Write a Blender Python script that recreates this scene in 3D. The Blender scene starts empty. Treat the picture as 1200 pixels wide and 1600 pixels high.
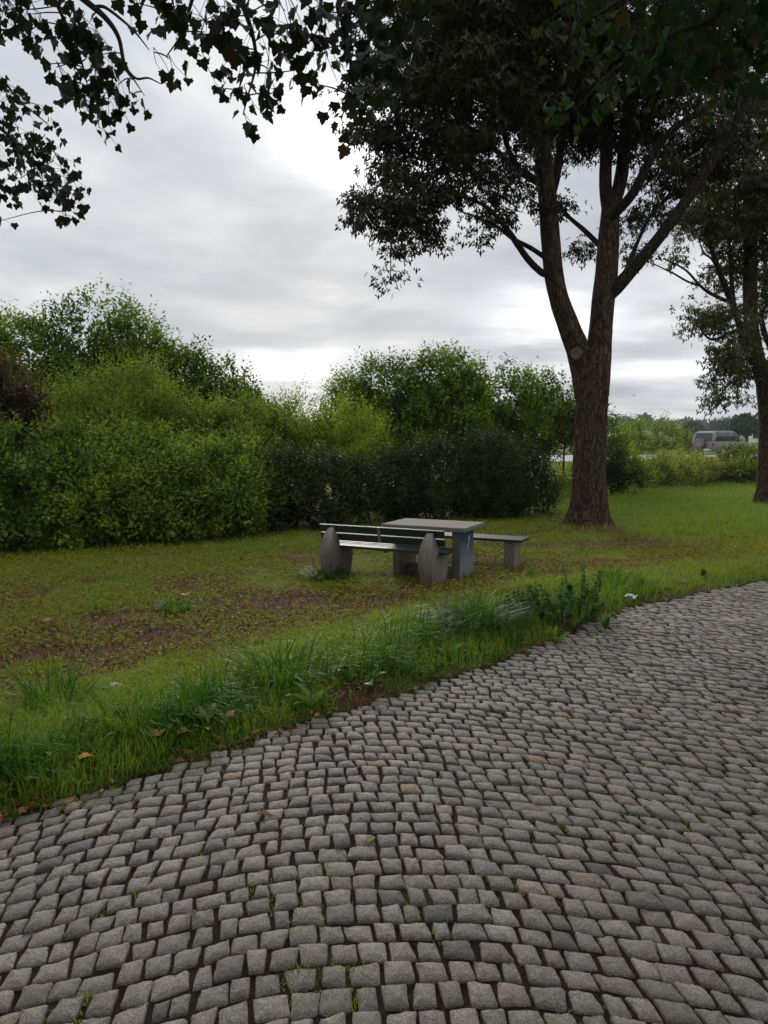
import bpy, math, random
import numpy as np

random.seed(7)
RNG = np.random.default_rng(11)
SC = bpy.context.scene
COL = SC.collection
PI = math.pi

# ------------------------------------------------------------------ camera
CAM_H = 1.65
PITCH = math.radians(5.71)
FPX = 1200.0
cam_d = bpy.data.cameras.new('camera')
cam = bpy.data.objects.new('camera', cam_d)
COL.objects.link(cam)
cam.location = (0, 0, CAM_H)
cam.rotation_euler = (PI / 2 - PITCH, 0, 0)
cam_d.sensor_fit = 'VERTICAL'
cam_d.angle = 2 * math.atan(800 / FPX)
cam_d.clip_start = 0.05
cam_d.clip_end = 6000
SC.camera = cam

# ------------------------------------------------------------------ render / exposure
SC.render.engine = 'CYCLES'
SC.cycles.use_denoising = True
SC.cycles.denoiser = 'OPENIMAGEDENOISE'
SC.cycles.denoising_input_passes = 'RGB_ALBEDO_NORMAL'
SC.cycles.denoising_prefilter = 'NONE'
SC.cycles.max_bounces = 6
SC.cycles.diffuse_bounces = 4
SC.cycles.glossy_bounces = 1
SC.cycles.transmission_bounces = 4
SC.cycles.transparent_max_bounces = 4
SC.cycles.volume_bounces = 0
SC.cycles.sample_clamp_indirect = 2.0
SC.cycles.sample_clamp_direct = 3.0
SC.cycles.caustics_reflective = False
SC.cycles.caustics_refractive = False
SC.view_settings.view_transform = 'Standard'
SC.view_settings.look = 'None'
SC.view_settings.exposure = 0.25
SC.view_settings.gamma = 1

# ------------------------------------------------------------------ world: overcast cloud deck over a Nishita sky
SUN_EL = math.radians(21)
SUN_AZ = math.radians(-6)          # measured clockwise from +Y (straight ahead)
sun_dir = (math.sin(SUN_AZ) * math.cos(SUN_EL), math.cos(SUN_AZ) * math.cos(SUN_EL), math.sin(SUN_EL))

world = bpy.data.worlds.new('World')
SC.world = world
world.use_nodes = True
wt = world.node_tree
wt.nodes.clear()


def wn(t, **kw):
    n = wt.nodes.new(t)
    for k, v in kw.items():
        setattr(n, k, v)
    return n


def wl(a, b):
    wt.links.new(a, b)


def wmath(op, a, b=None, clamp=False):
    n = wn('ShaderNodeMath', operation=op)
    n.use_clamp = clamp
    for i, v in enumerate((a, b)):
        if v is None:
            continue
        if isinstance(v, (int, float)):
            n.inputs[i].default_value = v
        else:
            wl(v, n.inputs[i])
    return n.outputs[0]


tc = wn('ShaderNodeTexCoord')
nrm = wn('ShaderNodeVectorMath', operation='NORMALIZE')
wl(tc.outputs['Generated'], nrm.inputs[0])
sep = wn('ShaderNodeSeparateXYZ')
wl(nrm.outputs[0], sep.inputs[0])
zpos = wmath('MAXIMUM', sep.outputs[2], 0.0)
zd = wmath('ADD', zpos, 0.13)
pu = wmath('DIVIDE', sep.outputs[0], zd)
pv = wmath('DIVIDE', sep.outputs[1], zd)
comb = wn('ShaderNodeCombineXYZ')
wl(pu, comb.inputs[0])
wl(pv, comb.inputs[1])
n1 = wn('ShaderNodeTexNoise')
n1.inputs['Scale'].default_value = 1.15
n1.inputs['Detail'].default_value = 5
n1.inputs['Roughness'].default_value = 0.5
n1.inputs['Distortion'].default_value = 0.35
wl(comb.outputs[0], n1.inputs['Vector'])
mp = wn('ShaderNodeMapping')
mp.inputs['Location'].default_value = (3.1, 1.7, 4.0)
mp.inputs['Scale'].default_value = (0.55, 1.0, 1.0)
wl(comb.outputs[0], mp.inputs[0])
n2 = wn('ShaderNodeTexNoise')
n2.inputs['Scale'].default_value = 2.6
n2.inputs['Detail'].default_value = 4
n2.inputs['Roughness'].default_value = 0.55
wl(mp.outputs[0], n2.inputs['Vector'])
mixn = wmath('ADD', wmath('MULTIPLY', n1.outputs['Fac'], 0.78), wmath('MULTIPLY', n2.outputs['Fac'], 0.22))
ramp = wn('ShaderNodeValToRGB')
cr = ramp.color_ramp
cr.elements[0].position = 0.33
cr.elements[0].color = (0.33, 0.36, 0.415, 1)
cr.elements[1].position = 0.72
cr.elements[1].color = (0.84, 0.85, 0.85, 1)
e = cr.elements.new(0.50)
e.color = (0.475, 0.50, 0.545, 1)
e = cr.elements.new(0.58)
e.color = (0.58, 0.595, 0.62, 1)
wl(mixn, ramp.inputs[0])
# overcast sky grows brighter overhead
zen = wmath('ADD', wmath('MULTIPLY', wmath('MULTIPLY', zpos, zpos), 1.7), wmath('ADD', 0.93, wmath('MULTIPLY', wmath('EXPONENT', wmath('MULTIPLY', zpos, -9.0)), 0.28)))
clouds = wn('ShaderNodeVectorMath', operation='SCALE')
wl(ramp.outputs[0], clouds.inputs[0])
wl(zen, clouds.inputs['Scale'])


def lobe(x, y, sx, sy, amp):
    """a thin place in the cloud deck, elongated along the horizon, at a direction given in degrees"""
    az = math.atan2(x - 600, FPX)
    el = math.atan((800 - y) / math.hypot(FPX, x - 600)) - PITCH * math.cos(az)
    azn = wmath('ARCTAN2', sep.outputs[0], sep.outputs[1])
    eln = wmath('ARCSINE', sep.outputs[2])
    a = wmath('DIVIDE', wmath('SUBTRACT', azn, az), math.radians(sx))
    b = wmath('DIVIDE', wmath('SUBTRACT', eln, el), math.radians(sy))
    # break its outline up with the cloud noise
    b = wmath('ADD', b, wmath('MULTIPLY', wmath('SUBTRACT', n2.outputs['Fac'], 0.5), 3.2))
    d = wmath('ADD', wmath('MULTIPLY', a, a), wmath('MULTIPLY', b, b))
    return wmath('MULTIPLY', wmath('EXPONENT', wmath('MULTIPLY', d, -1.0)), amp)


glow = lobe(560, 225, 6.0, 3.2, 0.8)
for L in ((470, 575, 5.0, 1.5, 0.55), (860, 490, 5.5, 2.0, 0.6), (1030, 578, 6, 0.7, 0.45), (120, 640, 9, 2.0, 0.25)):
    glow = wmath('ADD', glow, lobe(*L))
addg = wn('ShaderNodeVectorMath', operation='ADD')
gcol = wn('ShaderNodeVectorMath', operation='SCALE')
gcol.inputs[0].default_value = (1.0, 0.985, 0.95)
wl(glow, gcol.inputs['Scale'])
wl(clouds.outputs[0], addg.inputs[0])
wl(gcol.outputs[0], addg.inputs[1])
sky = wn('ShaderNodeTexSky')
sky.sky_type = 'NISHITA'
sky.sun_disc = False
sky.sun_elevation = SUN_EL
sky.sun_rotation = SUN_AZ
bg_sky = wn('ShaderNodeBackground')
bg_sky.inputs['Strength'].default_value = 0.06
wl(sky.outputs[0], bg_sky.inputs['Color'])
bg_cl = wn('ShaderNodeBackground')
bg_cl.inputs['Strength'].default_value = 1.0
wl(addg.outputs[0], bg_cl.inputs['Color'])
mixw = wn('ShaderNodeMixShader')
mixw.inputs[0].default_value = 0.93
wl(bg_sky.outputs[0], mixw.inputs[1])
wl(bg_cl.outputs[0], mixw.inputs[2])
wo = wn('ShaderNodeOutputWorld')
wl(mixw.outputs[0], wo.inputs['Surface'])
world.cycles.sampling_method = 'MANUAL'
world.cycles.sample_map_resolution = 512

# ------------------------------------------------------------------ veiled sun
sun_d = bpy.data.lights.new('sun', 'SUN')
sun_d.energy = 1.5
sun_d.angle = math.radians(18)
sun_d.color = (1.0, 0.96, 0.88)
sun = bpy.data.objects.new('sun', sun_d)
COL.objects.link(sun)
sun.location = (0, 0, 30)
from mathutils import Vector, Matrix
sun.rotation_euler = Vector(sun_dir).to_track_quat('Z', 'Y').to_euler()


# ================================================================== helpers
def at(x, y, D):
    """point at horizontal distance D ahead that the photograph shows at pixel (x, y)"""
    cp, sp = math.cos(PITCH), math.sin(PITCH)
    rx, ru = (x - 600) / FPX, (800 - y) / FPX
    d = (rx, cp + ru * sp, -sp + ru * cp)
    k = D / d[1]
    return Vector((d[0] * k, D, CAM_H + d[2] * k))


EDGE = np.array([(-9.2, -4.0), (-4.6, 0.42), (-1.66, 3.17), (-0.985, 3.79), (-0.16, 4.6), (0.79, 5.47),
                 (2.38, 7.28), (4.42, 8.75), (7.5, 10.7), (13, 14.0), (40, 30)])


def edge_dist(x, y):
    """signed distance to the pavement edge, positive on the lawn"""
    x = np.asarray(x, float)
    y = np.asarray(y, float)
    best = np.full(x.shape, 1e9)
    sgn = np.ones(x.shape)
    for (ax, ay), (bx, by) in zip(EDGE[:-1], EDGE[1:]):
        dx, dy = bx - ax, by - ay
        L2 = dx * dx + dy * dy
        t = np.clip(((x - ax) * dx + (y - ay) * dy) / L2, 0, 1)
        qx, qy = ax + t * dx, ay + t * dy
        d = np.hypot(x - qx, y - qy)
        c = dx * (y - ay) - dy * (x - ax)
        m = d < best
        best = np.where(m, d, best)
        sgn = np.where(m, np.where(c >= 0, 1.0, -1.0), sgn)
    return best * sgn


def sstep(a, b, v):
    t = np.clip((v - a) / (b - a), 0, 1)
    return t * t * (3 - 2 * t)


def hash2(ix, iy, seed):
    h = np.sin(ix * 127.1 + iy * 311.7 + seed * 74.7) * 43758.5453
    return h - np.floor(h)


def vnoise(x, y, scale, seed=0):
    x = np.asarray(x, float) / scale
    y = np.asarray(y, float) / scale
    ix, iy = np.floor(x), np.floor(y)
    fx, fy = x - ix, y - iy
    fx = fx * fx * (3 - 2 * fx)
    fy = fy * fy * (3 - 2 * fy)
    a = hash2(ix, iy, seed)
    b = hash2(ix + 1, iy, seed)
    c = hash2(ix, iy + 1, seed)
    d = hash2(ix + 1, iy + 1, seed)
    return (a * (1 - fx) + b * fx) * (1 - fy) + (c * (1 - fx) + d * fx) * fy


def fbm(x, y, scale, seed=0, oct=3):
    s, a, t = 0, 1.0, 0
    for i in range(oct):
        s = s + a * vnoise(x, y, scale / 2 ** i, seed + i * 13)
        t += a
        a *= 0.5
    return s / t


def ground(x, y):
    x = np.asarray(x, float)
    y = np.asarray(y, float)
    s = edge_dist(x, y)
    z = -0.25 * sstep(0.25, 3.4, s) + 0.025 * sstep(0.0, 0.2, s) * sstep(1.2, 0.2, s)
    z = z + 0.25 * sstep(32, 45, y)
    z = z + 0.05 * sstep(0.2, 1.5, s) * (fbm(x, y, 2.2, 5) - 0.5)
    return z


def gz(x, y):
    return float(ground(np.array([x]), np.array([y]))[0])


def pick(px, py):
    """where the ray through a pixel meets the ground"""
    D = 1.5
    while D < 120:
        p = at(px, py, D)
        if p.z <= gz(p.x, p.y):
            return Vector((p.x, p.y, gz(p.x, p.y)))
        D *= 1.004
    return at(px, py, 120)


def project(P):
    """world points -> photo pixels"""
    cp, sp = math.cos(PITCH), math.sin(PITCH)
    X, Y, Z = P[:, 0], P[:, 1], P[:, 2] - CAM_H
    dep = Y * cp - Z * sp
    up = Y * sp + Z * cp
    dep = np.where(np.abs(dep) < 1e-4, 1e-4, dep)
    return 600 + FPX * X / dep, 800 - FPX * up / dep, dep


def tag(o, label=None, cat=None, group=None, kind=None):
    if label:
        o['label'] = label
    if cat:
        o['category'] = cat
    if group:
        o['group'] = group
    if kind:
        o['kind'] = kind
    return o


def empty(name, loc=(0, 0, 0), rz=0.0):
    o = bpy.data.objects.new(name, None)
    o.empty_display_size = 0.2
    o.location = loc
    o.rotation_euler = (0, 0, rz)
    COL.objects.link(o)
    return o


def make_mesh(name, V, F, tint=None, smooth=False):
    """V (n,3); F list of (m,k) index arrays"""
    V = np.ascontiguousarray(V, dtype=np.float32)
    if not isinstance(F, (list, tuple)):
        F = [F]
    F = [np.ascontiguousarray(f, dtype=np.int32) for f in F if len(f)]
    me = bpy.data.meshes.new(name)
    me.vertices.add(len(V))
    me.vertices.foreach_set('co', V.ravel())
    nl = sum(f.size for f in F)
    npoly = sum(len(f) for f in F)
    me.loops.add(nl)
    me.loops.foreach_set('vertex_index', np.concatenate([f.ravel() for f in F]))
    me.polygons.add(npoly)
    starts, off = [], 0
    for f in F:
        k = f.shape[1]
        starts.append(off + np.arange(len(f)) * k)
        off += f.size
    me.polygons.foreach_set('loop_start', np.concatenate(starts).astype(np.int32))
    me.polygons.foreach_set('use_smooth', np.full(npoly, smooth, dtype=bool))
    if tint is not None:
        a = me.color_attributes.new('tint', 'FLOAT_COLOR', 'POINT')
        a.data.foreach_set('color', np.ascontiguousarray(tint, dtype=np.float32).ravel())
    me.update(calc_edges=True)
    return me


def obj(name, me, m, parent=None):
    o = bpy.data.objects.new(name, me)
    if m is not None and len(me.materials) == 0:
        me.materials.append(m)
    COL.objects.link(o)
    if parent is not None:
        o.parent = parent
    return o


class MB:
    """collects simple shapes into one mesh"""

    def __init__(self):
        self.v, self.f = [], []

    def add(self, verts, faces):
        b = len(self.v)
        self.v += [tuple(p) for p in verts]
        self.f += [tuple(i + b for i in f) for f in faces]
        return self

    def box(self, lo, hi, M=None):
        (x0, y0, z0), (x1, y1, z1) = lo, hi
        vs = [Vector(p) for p in ((x0, y0, z0), (x1, y0, z0), (x1, y1, z0), (x0, y1, z0),
                                  (x0, y0, z1), (x1, y0, z1), (x1, y1, z1), (x0, y1, z1))]
        if M is not None:
            vs = [M @ p for p in vs]
        return self.add(vs, [(0, 3, 2, 1), (4, 5, 6, 7), (0, 1, 5, 4), (1, 2, 6, 5), (2, 3, 7, 6), (3, 0, 4, 7)])

    def prism(self, prof, x0, x1, inset=0.0):
        """profile in (y, z) extruded along x"""
        n = len(prof)
        a = [(x0, p[0], p[1]) for p in prof]
        b = [(x1, p[0], p[1]) for p in prof]
        return self.add(a + b, [tuple(range(n))[::-1], tuple(range(n, 2 * n))] +
                        [(i, (i + 1) % n, n + (i + 1) % n, n + i) for i in range(n)])

    def cyl(self, c, r, x0, x1, n=20):
        """cylinder along x"""
        prof = [(c[0] + r * math.cos(2 * PI * i / n), c[1] + r * math.sin(2 * PI * i / n)) for i in range(n)]
        return self.prism(prof, x0, x1)

    def build(self, name, m, parent=None, bevel=0.0, seg=2, smooth=False):
        me = bpy.data.meshes.new(name)
        me.from_pydata(self.v, [], self.f)
        me.update()
        if bevel:
            import bmesh
            bm = bmesh.new()
            bm.from_mesh(me)
            bmesh.ops.remove_doubles(bm, verts=bm.verts, dist=1e-5)
            bmesh.ops.recalc_face_normals(bm, faces=bm.faces)
            es = [e for e in bm.edges if len(e.link_faces) == 2 and e.calc_face_angle(0) > 0.5]
            bmesh.ops.bevel(bm, geom=es, offset=bevel, segments=seg, affect='EDGES', profile=0.6, clamp_overlap=True)
            bm.to_mesh(me)
            bm.free()
        if smooth:
            me.polygons.foreach_set('use_smooth', [True] * len(me.polygons))
        return obj(name, me, m, parent)


def unit(a):
    return a / np.maximum(np.linalg.norm(a, axis=-1, keepdims=True), 1e-9)


def randdir(n):
    return unit(RNG.normal(size=(n, 3)))


# ------------------------------------------------------------------ leaf templates: (along, across, normal)
def tpl(outline, centre, bend=0.12):
    half = outline
    pts = [(0.0, 0.0)] + half + [(1.0, 0.0)] + [(a, -b) for a, b in half[::-1]]
    v = [(centre, 0.0, 0.0)] + [(a, b, bend * abs(b) * 2 - 0.10 * a * a) for a, b in pts]
    n = len(pts)
    f = [(0, 1 + i, 1 + (i + 1) % n) for i in range(n)]
    return np.array(v), np.array(f)


MAPLE = tpl([(-0.02, 0.18), (-0.08, 0.40), (0.13, 0.42), (0.30, 0.60), (0.40, 0.47), (0.56, 0.46), (0.56, 0.27), (0.76, 0.20)], 0.30)
MAPLE_LOW = (np.array([(0, 0, 0), (0.5, 0.17, 0.04), (1, 0, -0.06), (0.5, -0.17, 0.04), (0.32, 0.55, 0.08), (0.32, -0.55, 0.08),
                       (0.05, 0.32, 0.05), (0.05, -0.32, 0.05)]),
             np.array([(0, 1, 2), (0, 2, 3), (6, 4, 1), (7, 3, 5)]))
OVAL = (np.array([(0, 0, 0), (0.45, 0.26, 0.06), (1, 0, -0.05), (0.45, -0.26, 0.06)]), np.array([(0, 1, 2), (0, 2, 3)]))
LANCE = (np.array([(0, 0, 0), (0.4, 0.14, 0.03), (1, 0, -0.08), (0.4, -0.14, 0.03)]), np.array([(0, 1, 2), (0, 2, 3)]))


def leaves_arrays(P, A, N, S, T, rnd, g=None):
    """P positions, A leaf axis, N leaf normal, S sizes, T template"""
    tv, tf = T
    A = unit(A)
    B = unit(np.cross(N, A))
    Nn = np.cross(A, B)
    n = len(P)
    V = P[:, None, :] + S[:, None, None] * (tv[None, :, 0:1] * A[:, None, :] + tv[None, :, 1:2] * B[:, None, :] + tv[None, :, 2:3] * Nn[:, None, :])
    k = len(tv)
    F = (np.arange(n) * k)[:, None, None] + tf[None]
    t = np.ones((n, k, 4), np.float32)
    t[:, :, 0] = rnd[:, None]
    t[:, :, 1] = 0.0 if g is None else g[:, None]
    t[:, :, 2] = tv[None, :, 1]
    return V.reshape(-1, 3), F.reshape(-1, tf.shape[1]), t.reshape(-1, 4)


def cat_arrays(parts):
    V, F, T, off = [], [], [], 0
    for v, f, t in parts:
        V.append(v)
        F.append(f + off)
        T.append(t)
        off += len(v)
    return np.concatenate(V), np.concatenate(F), np.concatenate(T)


# ------------------------------------------------------------------ tubes
def catmull(pts, rad, per=6):
    P = np.array([tuple(p) for p in pts], float)
    R = np.array(rad, float)
    if len(P) == 2:
        t = np.linspace(0, 1, per + 1)[:, None]
        return P[0] * (1 - t) + P[1] * t, R[0] * (1 - t[:, 0]) + R[1] * t[:, 0]
    Q = np.vstack([2 * P[0] - P[1], P, 2 * P[-1] - P[-2]])
    out, ro = [], []
    for i in range(len(P) - 1):
        for k in range(per):
            t = k / per
            p0, p1, p2, p3 = Q[i:i + 4]
            out.append(0.5 * ((2 * p1) + (-p0 + p2) * t + (2 * p0 - 5 * p1 + 4 * p2 - p3) * t * t + (-p0 + 3 * p1 - 3 * p2 + p3) * t ** 3))
            ro.append(R[i] * (1 - t) + R[i + 1] * t)
    out.append(P[-1])
    ro.append(R[-1])
    return np.array(out), np.array(ro)


def tube_arrays(pts, rad, seg=10, per=6, rough=0.0, flare=0.0, flare_h=0.5, seed=0):
    C, R = catmull(pts, rad, per)
    n = len(C)
    T = unit(np.gradient(C, axis=0))
    ref = np.array([1.0, 0.0, 0.0]) if abs(T[0][0]) < 0.8 else np.array([0.0, 1.0, 0.0])
    u = ref - T[0] * np.dot(ref, T[0])
    u /= np.linalg.norm(u)
    th = np.arange(seg) * 2 * PI / seg
    V = np.zeros((n, seg, 3))
    length = np.concatenate([[0], np.cumsum(np.linalg.norm(np.diff(C, axis=0), axis=1))])
    for i in range(n):
        u = u - T[i] * np.dot(u, T[i])
        u /= np.linalg.norm(u)
        w = np.cross(T[i], u)
        r = np.full(seg, R[i])
        if rough:
            a = th / (2 * PI)
            ridge = vnoise(a * 26 % 26, np.full(seg, length[i]), 1.0, seed + 3) * 0.6 + \
                vnoise(np.where(a > 0.5, 1 - a, a) * 60, np.full(seg, length[i] * 6), 1.0, seed + 5) * 0.4
            big = np.sin(th * 3 + length[i] * 0.7 + seed) * 0.025 + np.sin(th * 5 - length[i] * 0.5) * 0.018
            r = r * (1 + big) + rough * (ridge - 0.5)
        if flare:
            fl = flare * math.exp(-length[i] / flare_h)
            r = r * (1 + fl * (0.75 + 0.42 * np.cos(5 * th + seed) + 0.25 * np.cos(3 * th + 1.3 * seed)))
        V[i] = C[i] + r[:, None] * (np.cos(th)[:, None] * u + np.sin(th)[:, None] * w)
    V = V.reshape(-1, 3)
    i = np.arange(n - 1)[:, None] * seg
    j = np.arange(seg)[None]
    j2 = (j + 1) % seg
    F = np.stack([i + j, i + j2, i + seg + j2, i + seg + j], -1).reshape(-1, 4)
    V = np.vstack([V, C[-1] + T[-1] * R[-1] * 0.5])
    last = (n - 1) * seg
    cap = np.array([(last + k, last + (k + 1) % seg, n * seg, n * seg) for k in range(seg)])
    F2 = np.concatenate([F, cap])
    return V, F2, np.ones((len(V), 4)) * 0.5


def tubes_mesh(name, arrs):
    V, F, T = cat_arrays(arrs)
    quad = F[F[:, 2] != F[:, 3]]
    tri = F[F[:, 2] == F[:, 3]][:, :3]
    return make_mesh(name, V, [quad, tri], None, smooth=True)


# ================================================================== materials
def new_mat(name):
    m = bpy.data.materials.new(name)
    m.use_nodes = True
    nt = m.node_tree
    nt.nodes.clear()
    out = nt.nodes.new('ShaderNodeOutputMaterial')
    bs = nt.nodes.new('ShaderNodeBsdfPrincipled')
    nt.links.new(bs.outputs[0], out.inputs[0])
    return m, nt, bs, out


def ramp_node(nt, stops):
    r = nt.nodes.new('ShaderNodeValToRGB')
    c = r.color_ramp
    c.elements[0].position, c.elements[0].color = stops[0][0], (*stops[0][1], 1)
    c.elements[1].position, c.elements[1].color = stops[-1][0], (*stops[-1][1], 1)
    for p, col in stops[1:-1]:
        c.elements.new(p).color = (*col, 1)
    return r


def noise_node(nt, scale, detail=4, rough=0.5, vec=None, dist=0.0):
    n = nt.nodes.new('ShaderNodeTexNoise')
    n.inputs['Scale'].default_value = scale
    n.inputs['Detail'].default_value = detail
    n.inputs['Roughness'].default_value = rough
    n.inputs['Distortion'].default_value = dist
    if vec is not None:
        nt.links.new(vec, n.inputs['Vector'])
    return n


def mixcol(nt, fac, a, b, mode='MIX'):
    n = nt.nodes.new('ShaderNodeMix')
    n.data_type = 'RGBA'
    n.blend_type = mode
    for sock, v in ((n.inputs[0], fac), (n.inputs[6], a), (n.inputs[7], b)):
        if isinstance(v, (int, float)):
            sock.default_value = v
        elif isinstance(v, tuple):
            sock.default_value = (*v, 1)
        else:
            nt.links.new(v, sock)
    return n.outputs[2]


def bump(nt, bs, height, strength, dist):
    b = nt.nodes.new('ShaderNodeBump')
    b.inputs['Strength'].default_value = strength
    b.inputs['Distance'].default_value = dist
    nt.links.new(height, b.inputs['Height'])
    nt.links.new(b.outputs[0], bs.inputs['Normal'])
    return b


def objco(nt, scale=(1, 1, 1)):
    t = nt.nodes.new('ShaderNodeTexCoord')
    m = nt.nodes.new('ShaderNodeMapping')
    m.inputs['Scale'].default_value = scale
    nt.links.new(t.outputs['Object'], m.inputs[0])
    return m.outputs[0]


def leaf_mat(name, stops, trans=0.4, rough=0.5, tcol=None, spec=0.18):
    m, nt, bs, out = new_mat(name)
    a = nt.nodes.new('ShaderNodeAttribute')
    a.attribute_name = 'tint'
    s = nt.nodes.new('ShaderNodeSeparateColor')
    nt.links.new(a.outputs['Color'], s.inputs[0])
    r = ramp_node(nt, stops)
    nt.links.new(s.outputs[0], r.inputs[0])
    nt.links.new(r.outputs[0], bs.inputs['Base Color'])
    bs.inputs['Roughness'].default_value = rough
    bs.inputs['Specular IOR Level'].default_value = spec
    if trans > 0:
        tr = nt.nodes.new('ShaderNodeBsdfTranslucent')
        c = mixcol(nt, 1.0, r.outputs[0], tcol or (1.25, 1.3, 0.5), 'MULTIPLY')
        nt.links.new(c, tr.inputs[0])
        mx = nt.nodes.new('ShaderNodeMixShader')
        mx.inputs[0].default_value = trans
        nt.links.new(bs.outputs[0], mx.inputs[1])
        nt.links.new(tr.outputs[0], mx.inputs[2])
        nt.links.new(mx.outputs[0], out.inputs[0])
    return m


def bark_mat(name, dark, mid, light, moss=0.0):
    m, nt, bs, out = new_mat(name)
    v = objco(nt, (1, 1, 0.16))
    n = noise_node(nt, 26, 6, 0.65, v, 0.6)
    vo = nt.nodes.new('ShaderNodeTexVoronoi')
    vo.feature = 'DISTANCE_TO_EDGE'
    vo.inputs['Scale'].default_value = 17
    v2 = objco(nt, (1, 1, 0.22))
    nd = noise_node(nt, 5, 3, 0.5, v2)
    addv = nt.nodes.new('ShaderNodeVectorMath')
    addv.operation = 'ADD'
    sc = nt.nodes.new('ShaderNodeVectorMath')
    sc.operation = 'SCALE'
    sc.inputs['Scale'].default_value = 0.25
    nt.links.new(nd.outputs['Color'], sc.inputs[0])
    nt.links.new(v2, addv.inputs[0])
    nt.links.new(sc.outputs[0], addv.inputs[1])
    nt.links.new(addv.outputs[0], vo.inputs['Vector'])
    crack = nt.nodes.new('ShaderNodeMapRange')
    crack.inputs['From Max'].default_value = 0.14
    nt.links.new(vo.outputs['Distance'], crack.inputs[0])
    r = ramp_node(nt, [(0.3, dark), (0.52, mid), (0.72, light)])
    nt.links.new(n.outputs['Fac'], r.inputs[0])
    big = noise_node(nt, 2.2, 3, 0.5, objco(nt))
    c = mixcol(nt, big.outputs['Fac'], r.outputs[0], mixcol(nt, 1.0, r.outputs[0], (0.72, 0.86, 0.80), 'MULTIPLY'))
    c2 = mixcol(nt, crack.outputs[0], dark, c)
    if moss:
        gn = noise_node(nt, 4.5, 4, 0.6, objco(nt))
        gr = ramp_node(nt, [(0.5, (0, 0, 0)), (0.68, (moss,) * 3)])
        nt.links.new(gn.outputs['Fac'], gr.inputs[0])
        c2 = mixcol(nt, gr.outputs[0], c2, (0.16, 0.19, 0.09))
    nt.links.new(c2, bs.inputs['Base Color'])
    bs.inputs['Roughness'].default_value = 0.9
    bs.inputs['Specular IOR Level'].default_value = 0.2
    h = nt.nodes.new('ShaderNodeMath')
    h.operation = 'ADD'
    nt.links.new(crack.outputs[0], h.inputs[0])
    nt.links.new(n.outputs['Fac'], h.inputs[1])
    bump(nt, bs, h.outputs[0], 1.0, 0.05)
    return m


def simple_mat(name, col, rough=0.5, metal=0.0, spec=0.5, coat=0.0):
    m, nt, bs, out = new_mat(name)
    n = noise_node(nt, 9, 4, 0.6, objco(nt))
    c = mixcol(nt, n.outputs['Fac'], tuple(x * 0.85 for x in col), tuple(min(1, x * 1.12) for x in col))
    nt.links.new(c, bs.inputs['Base Color'])
    bs.inputs['Roughness'].default_value = rough
    bs.inputs['Metallic'].default_value = metal
    bs.inputs['Specular IOR Level'].default_value = spec
    bs.inputs['Coat Weight'].default_value = coat
    return m


def concrete_mat(name, base, dark, streak=True, scale=1.0):
    m, nt, bs, out = new_mat(name)
    v = objco(nt)
    fine = noise_node(nt, 160 * scale, 3, 0.7, v)
    big = noise_node(nt, 5 * scale, 5, 0.6, v, 0.3)
    st = noise_node(nt, 14, 4, 0.6, objco(nt, (1, 1, 0.12)))
    r = ramp_node(nt, [(0.32, dark), (0.62, base)])
    nt.links.new(big.outputs['Fac'], r.inputs[0])
    c = mixcol(nt, 0.55, r.outputs[0], mixcol(nt, fine.outputs['Fac'], tuple(x * 0.55 for x in base), tuple(min(1, x * 1.5) for x in base)))
    if streak:
        sr = ramp_node(nt, [(0.45, (0, 0, 0)), (0.7, (0.75, 0.75, 0.75))])
        nt.links.new(st.outputs['Fac'], sr.inputs[0])
        c = mixcol(nt, sr.outputs[0], c, tuple(x * 0.42 for x in base))
    nt.links.new(c, bs.inputs['Base Color'])
    bs.inputs['Roughness'].default_value = 0.9
    bs.inputs['Specular IOR Level'].default_value = 0.25
    bump(nt, bs, fine.outputs['Fac'], 0.5, 0.004)
    return m


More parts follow.
